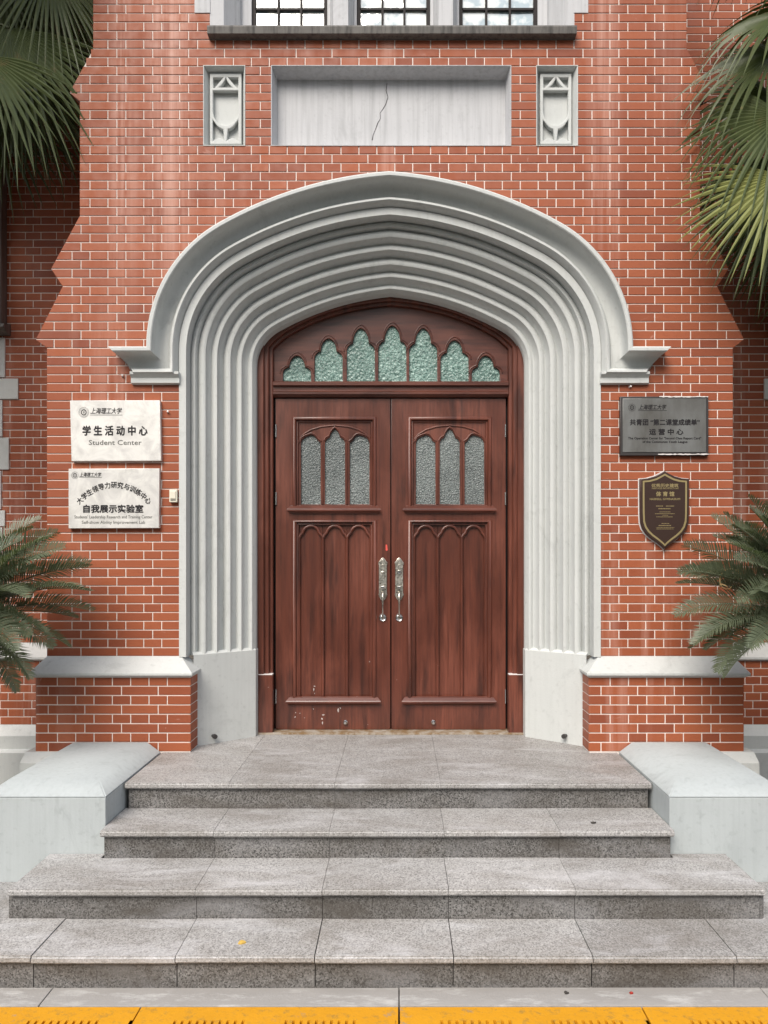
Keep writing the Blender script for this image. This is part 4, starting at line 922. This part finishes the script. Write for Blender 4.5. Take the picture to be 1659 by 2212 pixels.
# ------------------------------------------------------------------ plants
def trunk(name, base, top, r0, r1, par, bumps=9):
    v, f = [], []; n = 14; H = 26
    for i in range(H + 1):
        t = i / H; p = Vector(base).lerp(Vector(top), t); r = r0 + (r1 - r0) * t
        for j in range(n):
            a = 2 * math.pi * (j + 0.5 * (i % 2)) / n; rr_ = r * (1 + 0.10 * random.uniform(-1, 1) + (0.10 if i % 2 else 0)); v.append((p.x + rr_ * math.cos(a), p.y + rr_ * math.sin(a), p.z))
    for i in range(H):
        for j in range(n): f.append((i * n + j, i * n + (j + 1) % n, (i + 1) * n + (j + 1) % n, (i + 1) * n + j))
    f.append(tuple(range(H * n, H * n + n)))
    return mk(name, mesh(name, v, f), M['trunk'], par)
def fan_frond(par, crown, hub, axis, nrm, L, mat, span=130, nseg=27, droop=0.25, tipdroop=0.35, wide=1.12):
    """palmate frond: petiole from the crown, pleated blades joined near the hub and split beyond"""
    hub, axis, nrm, crown = Vector(hub), Vector(axis).normalized(), Vector(nrm), Vector(crown)
    b = axis.cross(nrm).normalized(); nrm = b.cross(axis).normalized()
    bm = bmesh.new(); dth = R(2 * span) / (nseg - 1); g = Vector((0, 0, -1))
    for i in range(nseg):
        th = -R(span) + dth * i; Ls = L * (0.80 + 0.20 * math.cos(th * 0.8)) * random.uniform(0.93, 1.05); th += random.uniform(-0.012, 0.012)
        d = axis * math.cos(th) + b * math.sin(th); e = (-axis * math.sin(th) + b * math.cos(th))
        split = random.uniform(0.28, 0.46) * Ls; sg = random.uniform(0.4, 2.2); tw = random.uniform(-0.25, 0.25)
        prev = None
        for k in range(9):
            r = Ls * (0.03 + 0.97 * k / 8)
            hw = math.tan(dth / 2) * min(r, split) * 1.02 * wide
            if r > split: hw *= max(0.02, 1 - ((r - split) / (Ls - split)) ** 1.3)
            t = r / Ls
            sag = g * (droop * L * t ** 2 * 0.5 + tipdroop * L * sg * max(0, t - 0.45) ** 2)
            ctr = hub + d * r + sag + nrm * (0.05 * L * math.cos(th) * t)
            ee = (e + nrm * tw * max(0, t - 0.4)).normalized(); up = nrm * hw * 0.55
            row = [bm.verts.new(ctr - ee * hw), bm.verts.new(ctr + up), bm.verts.new(ctr + ee * hw)]
            if prev:
                for j in (0, 1): bm.faces.new((prev[j], prev[j + 1], row[j + 1], row[j]))
            prev = row
    mid = crown.lerp(hub, 0.55) + Vector((0, 0, 0.12 * (hub - crown).length))
    pts = [((1 - t) ** 2) * crown + 2 * (1 - t) * t * mid + t * t * hub for t in [i / 6 for i in range(7)]]
    tube_bm(bm, pts, [0.016, 0.014, 0.012, 0.011, 0.010, 0.010, 0.008], 6)
    me = bpy.data.meshes.new('frond'); 
    for v_ in bm.verts: v_.co -= hub
    bm.to_mesh(me); bm.free()
    return mk('frond', me, mat, par, origin=hub)
random.seed(11)
def palm(side, base, crown, fr, extra, label):
    p = thing('fan_palm', label, 'palm tree', base, 'fan palms flanking the porch')
    trunk('trunk', base, crown, 0.11, 0.085, p)
    for hub, axis, nrm, L, mat, kw in fr: fan_frond(p, crown, hub, axis, nrm, L, M[mat], **kw)
    for k in range(extra):                                # the rest of the crown, above and outside the frame
        a = 2 * math.pi * k / extra + random.uniform(-0.2, 0.2); e = random.uniform(0.05, 1.2)
        d = Vector((math.cos(a) * math.cos(e), math.sin(a) * math.cos(e), math.sin(e)))
        hub = Vector(crown) + d * random.uniform(0.45, 0.75) + Vector((0, 0, 0.1))
        if hub.x * side < 2.75: hub.x = side * random.uniform(2.5, 2.75); hub.z = max(hub.z, crown[2] + (1.25 if side > 0 else 0.85))
        if hub.y > YS - 0.25: hub.y = YS - 0.3
        ax = Vector((d.x, d.y, d.z * 0.4 - 0.35))
        fan_frond(p, crown, hub, ax, Vector((-d.x * 0.3, -d.y * 0.3, 1)), random.uniform(0.6, 0.75), M['palm_leaf'], droop=0.3, tipdroop=0.7, nseg=24)
    return p
def shade_fronds(p, side, crown, spots):  # extra fronds added to shade the side recesses
    for x, y, z, L in spots:
        fan_frond(p, (crown[0], crown[1], min(crown[2], z + 0.5)), (side * x, y, z), (side * random.uniform(-0.3, 0.3), random.uniform(-0.3, 0.2), -0.9), (side * -0.3, -0.9, 0.3), L, M['palm_leaf'], span=85, droop=0.25, tipdroop=0.3)
def hp(px, py, y): return (PX(px, y), y, PZ(py, y))
pr = palm(1, (2.80, -0.80, GZ - 0.03), (2.80, -0.80, 4.35), [
    (hp(1690, 30, -0.80), (-0.80, -0.05, -0.45), (-0.3, -0.65, 0.7), 0.56, 'palm_leaf', dict(span=120, droop=0.35, tipdroop=0.7)),
    (hp(1668, 120, -0.75), (-0.85, 0.0, -0.42), (-0.2, -0.7, 0.55), 0.60, 'palm_leaf', dict(span=110, droop=0.3, tipdroop=0.8)),
    (hp(1662, 205, -0.60), (-0.80, 0.05, -0.55), (-0.2, -0.8, 0.4), 0.62, 'palm_leaf', dict(span=105, droop=0.3, tipdroop=0.6)),
    (hp(1690, 250, -0.90), (-0.75, 0.0, -0.75), (-0.1, -0.9, 0.3), 0.66, 'palm_leaf', dict(span=95, droop=0.3, tipdroop=0.5)),
    (hp(1690, 378, -0.95), (-0.50, -0.05, -0.86), (-0.15, -0.95, 0.25), 0.68, 'palm_leaf_light', dict(span=80, nseg=25, droop=0.12, tipdroop=0.15)),
    (hp(1690, 400, -0.75), (-0.35, 0.0, -0.9), (-0.1, -0.9, 0.3), 0.66, 'palm_leaf', dict(span=90, droop=0.2, tipdroop=0.3)),
], 15, 'tall fan palm with drooping green fronds at the upper right of the porch')
pl_ = palm(-1, (-2.85, -0.55, GZ - 0.06), (-2.85, -0.55, 4.75), [
    (hp(20, 60, -0.55), (0.30, 0.0, -0.95), (0.2, -0.9, 0.3), 0.85, 'palm_leaf', dict(span=75, droop=0.3, tipdroop=0.2)),
    (hp(40, 130, -0.35), (0.25, 0.05, -0.95), (0.3, -0.9, 0.2), 0.66, 'palm_leaf', dict(span=80, droop=0.3, tipdroop=0.2)),
    (hp(-30, 120, -0.70), (0.15, 0.0, -1), (0.2, -0.9, 0.2), 0.62, 'palm_leaf', dict(span=85, droop=0.3, tipdroop=0.2)),
    (hp(105, -80, -0.45), (0.32, 0.0, -0.95), (0.3, -0.85, 0.3), 0.72, 'palm_leaf', dict(span=60, droop=0.3, tipdroop=0.2)),
    (hp(60, -90, -0.20), (0.35, 0.05, -0.9), (0.3, -0.85, 0.3), 0.80, 'palm_leaf', dict(span=70, droop=0.3, tipdroop=0.2)),
    (hp(160, -120, -0.15), (0.10, 0.05, -1), (0.3, -0.85, 0.3), 0.55, 'palm_leaf', dict(span=40, nseg=20, droop=0.3, tipdroop=0.2)),
    (hp(-10, -20, 0.0), (0.2, 0.05, -1), (0.3, -0.85, 0.3), 0.85, 'palm_leaf', dict(span=75, droop=0.3, tipdroop=0.2)),
], 17, 'tall fan palm in deep shade hanging over the upper left wall')
random.seed(13)
shade_fronds(pr, 1, (2.80, -0.80, 4.35), [(3.05 + 0.5 * random.random(), -0.9 + 0.9 * random.random(), 1.5 + 0.22 * k, 0.7) for k in range(11)])
shade_fronds(pl_, -1, (-2.85, -0.55, 4.75), [(3.35 + 0.4 * random.random(), -0.9 + 0.9 * random.random(), 3.0 + 0.25 * k, 0.7) for k in range(8)])
shade_fronds(pl_, -1, (-2.85, -0.55, 4.75), [(2.45, 0.05, 5.0, 0.8), (2.62, 0.1, 4.75, 0.8), (2.8, 0.05, 4.9, 0.85), (2.5, -0.1, 5.3, 0.8), (2.9, 0.1, 4.5, 0.7), (2.35, -0.25, 5.45, 0.7), (2.65, -0.3, 5.2, 0.8)])
shade_fronds(pr, 1, (2.80, -0.80, 4.35), [(2.55, -0.05, 4.0, 0.6), (2.75, -0.15, 3.75, 0.6), (2.95, -0.1, 4.1, 0.65), (2.7, -0.35, 3.95, 0.62), (3.0, -0.45, 3.7, 0.65), (2.85, 0.0, 3.6, 0.55), (2.6, -0.2, 4.5, 0.6), (2.9, -0.3, 4.5, 0.65)])
def cycad_frond(par, c, az_, el_, L, mat, npair=56, curl=1.0, roll=None):
    roll = R(random.uniform(-60, 60)) if roll is None else roll
    bm = bmesh.new(); c = Vector(c); pts = []; p = c.copy(); e = el_; n = 22; ds = L / n
    for i in range(n + 1):
        pts.append(p.copy()); d = Vector((math.cos(az_) * math.cos(e), math.sin(az_) * math.cos(e), math.sin(e))); p += d * ds; e -= R(4.2) * curl * (0.5 + i / n)
    tube_bm(bm, pts, [0.006 * (1 - 0.75 * i / n) for i in range(n + 1)], 5)
    sidev = Vector((-math.sin(az_), math.cos(az_), 0))
    for k in range(npair):
        t = 0.10 + 0.90 * k / (npair - 1); i = min(n - 1, int(t * n)); u = t * n - i; q = pts[i].lerp(pts[i + 1], u); d = (pts[i + 1] - pts[i]).normalized(); up = sidev.cross(d).normalized() * (1 if sidev.cross(d).z > 0 else -1); sv = sidev * math.cos(roll) + up * math.sin(roll); up = up * math.cos(roll) - sidev * math.sin(roll)
        ll = 0.185 * (math.sin(math.pi * min(1, 0.12 + t * 0.86)) ** 0.55) * random.uniform(0.88, 1.08) * (L / 0.95)
        for s in (-1, 1):
            fw = R(22 + 26 * t); dr = (sv * s * math.cos(fw) + d * math.sin(fw)); dr = (dr + up * 0.38 + Vector((random.uniform(-.06, .06), random.uniform(-.06, .06), random.uniform(-.06, .06)))).normalized()
            wv = d.cross(dr).cross(dr).normalized() * 0.0043
            a = q; m1 = q + dr * ll * 0.5; tip = q + dr * ll + Vector((0, 0, -0.12 * ll)) 
            V = [bm.verts.new(a - wv * 0.7), bm.verts.new(a + wv * 0.7), bm.verts.new(m1 + wv), bm.verts.new(m1 - wv), bm.verts.new(tip)]
            bm.faces.new((V[0], V[1], V[2], V[3])); bm.faces.new((V[3], V[2], V[4]))
    for v_ in bm.verts: v_.co -= c
    me = bpy.data.meshes.new('frond'); bm.to_mesh(me); bm.free()
    return mk('frond', me, mat, par, origin=c)
def cycad(x, y, z, label, seed, specs, n):
    random.seed(seed); p = thing('cycad', label, 'cycad', (x, y, GZ - 0.06), 'cycads flanking the steps')
    trunk('trunk', (x, y, GZ - 0.08), (x, y, z), 0.15, 0.12, p)
    for az_, el_, L, curl in specs + [(a_ + random.uniform(-14, 14), e_ + random.uniform(-12, 12), l_ * random.uniform(0.82, 1.0), c_ * random.uniform(0.8, 1.4)) for a_, e_, l_, c_ in specs]: cycad_frond(p, (x + 0.04 * math.cos(R(az_)), y + 0.04 * math.sin(R(az_)), z), R(az_), R(el_), L, M['cycad_leaf'], curl=curl)
    for k in range(n):
        a = random.uniform(0, 2 * math.pi); 
        if math.sin(a) > 0.55: a = -a
        cycad_frond(p, (x + 0.04 * math.cos(a), y + 0.04 * math.sin(a), z), a, R(random.uniform(12, 80)), random.uniform(0.62, 0.80), M['cycad_leaf'], curl=random.uniform(0.35, 0.7))
    return p
cycad(-2.66, -0.92, 0.88, 'feathery cycad beside the left cheek wall under the silver plaques', 21,
      [(-6, 46, 0.84, 0.40), (4, 36, 0.86, 0.40), (-12, 26, 0.88, 0.35), (2, 16, 0.84, 0.35), (-5, 4, 0.76, 0.45), (-20, -10, 0.70, 0.5), (-30, 50, 0.85, 0.45), (-45, 30, 0.85, 0.5), (10, 58, 0.8, 0.45), (-12, -25, 0.62, 0.5), (-25, 15, 0.8, 0.5), (-2, 66, 0.75, 0.5), (-60, 10, 0.8, 0.5)], 20)
cyr = cycad(2.54, -0.95, 0.88, 'feathery cycad beside the right cheek wall below the bronze shield', 33,
      [(186, 56, 0.86, 0.30), (178, 44, 0.86, 0.35), (190, 34, 0.88, 0.40), (182, 20, 0.82, 0.50), (195, 72, 0.85, 0.35), (205, 50, 0.82, 0.45), (215, 30, 0.82, 0.55), (188, 6, 0.78, 0.50), (172, 64, 0.8, 0.30), (230, 45, 0.8, 0.5), (200, -8, 0.72, 0.5), (180, 82, 0.75, 0.3), (192, 12, 0.8, 0.6), (176, 30, 0.8, 0.4), (208, 66, 0.8, 0.4), (220, 10, 0.8, 0.5)], 20)
cycad_frond(cyr, hp(1600, 1240, -1.0), R(195), R(40), 0.30, M['dry_leaf'], npair=4, curl=3.0)

# ------------------------------------------------------------------ small litter
def fallen(name, px, py, z, r, mat, label, cat):
    Zd = (CZ - z) * FPX / (py - HZ); y = CY + Zd; x = PX(px, y); random.seed(int(px)); n = 11
    ring_ = [(x + r * (1 + 0.35 * math.cos(3 * a) + random.uniform(-0.15, 0.15)) * math.cos(a), y + r * 0.8 * math.sin(a), z + 0.003 + random.uniform(0.001, 0.008)) for a in [2 * math.pi * i / n for i in range(n)]]
    v = ring_ + [(x, y, z + 0.010), (x, y, z + 0.002)] + [(a, b, z + 0.0015) for a, b, _ in ring_]
    f = [(i, (i + 1) % n, n) for i in range(n)] + [((i + 1) % n, i, n + 2 + i, n + 2 + (i + 1) % n) for i in range(n)] + [tuple(range(n + 2, 2 * n + 2))[::-1]]
    mk(name, mesh(name, v, f), mat, None, label=label, category=cat)
M['leaf_yellow'] = nm('leaf_yellow', (0.55, 0.36, 0.08), 0.6); M['berry_red'] = nm('berry_red', (0.35, 0.03, 0.02), 0.4); M['seed_dark'] = nm('seed_dark', (0.05, 0.045, 0.04), 0.7)
fallen('fallen_leaf', 522, 2038, -0.438, 0.016, M['leaf_yellow'], 'small yellow fallen leaf on the lowest granite step', 'leaf')
fallen('berry', 1363, 2147, GZ, 0.008, M['berry_red'], 'tiny red berry lying on the concrete kerb strip', 'berry')
fallen('seed', 1223, 2147, GZ, 0.008, M['seed_dark'], 'tiny dark seed lying on the concrete kerb strip', 'seed')
fallen('dry_scrap', 1281, 1779, -0.146, 0.013, M['seed_dark'], 'brown dry leaf scrap on the second step', 'leaf')

# ------------------------------------------------------------------ added trees, unseen behind the camera: one leafy mass to close off the low sky
random.seed(77)
v, f = [], []
for k in range(11000):
    x = random.uniform(-45, 45); top = 14.0 + 1.6 * math.sin(x * 0.55) + 1.2 * math.sin(x * 1.3 + 1); z = GZ + 0.3 + (top - 0.3) * random.random() ** 0.9; y = -24 + random.uniform(-2.2, 2.2) * (1 - 0.5 * z / 12)
    r = random.uniform(0.25, 0.75); a = Vector((random.gauss(0, 1), random.gauss(0, 1), random.gauss(0, 1))).normalized(); b = a.orthogonal().normalized() * r; c = a.cross(b).normalized() * r * 0.6; p = Vector((x, y, z))
    n = len(v); v += [tuple(p - b), tuple(p - c), tuple(p + b), tuple(p + c)]; f.append((n, n + 1, n + 2, n + 3))
mk('sky_blocker_trees', mesh('sky_blocker_trees', v, f), M['palm_leaf'], kind='stuff', label='added row of trees behind the camera, out of view, closing off the low sky', category='trees')
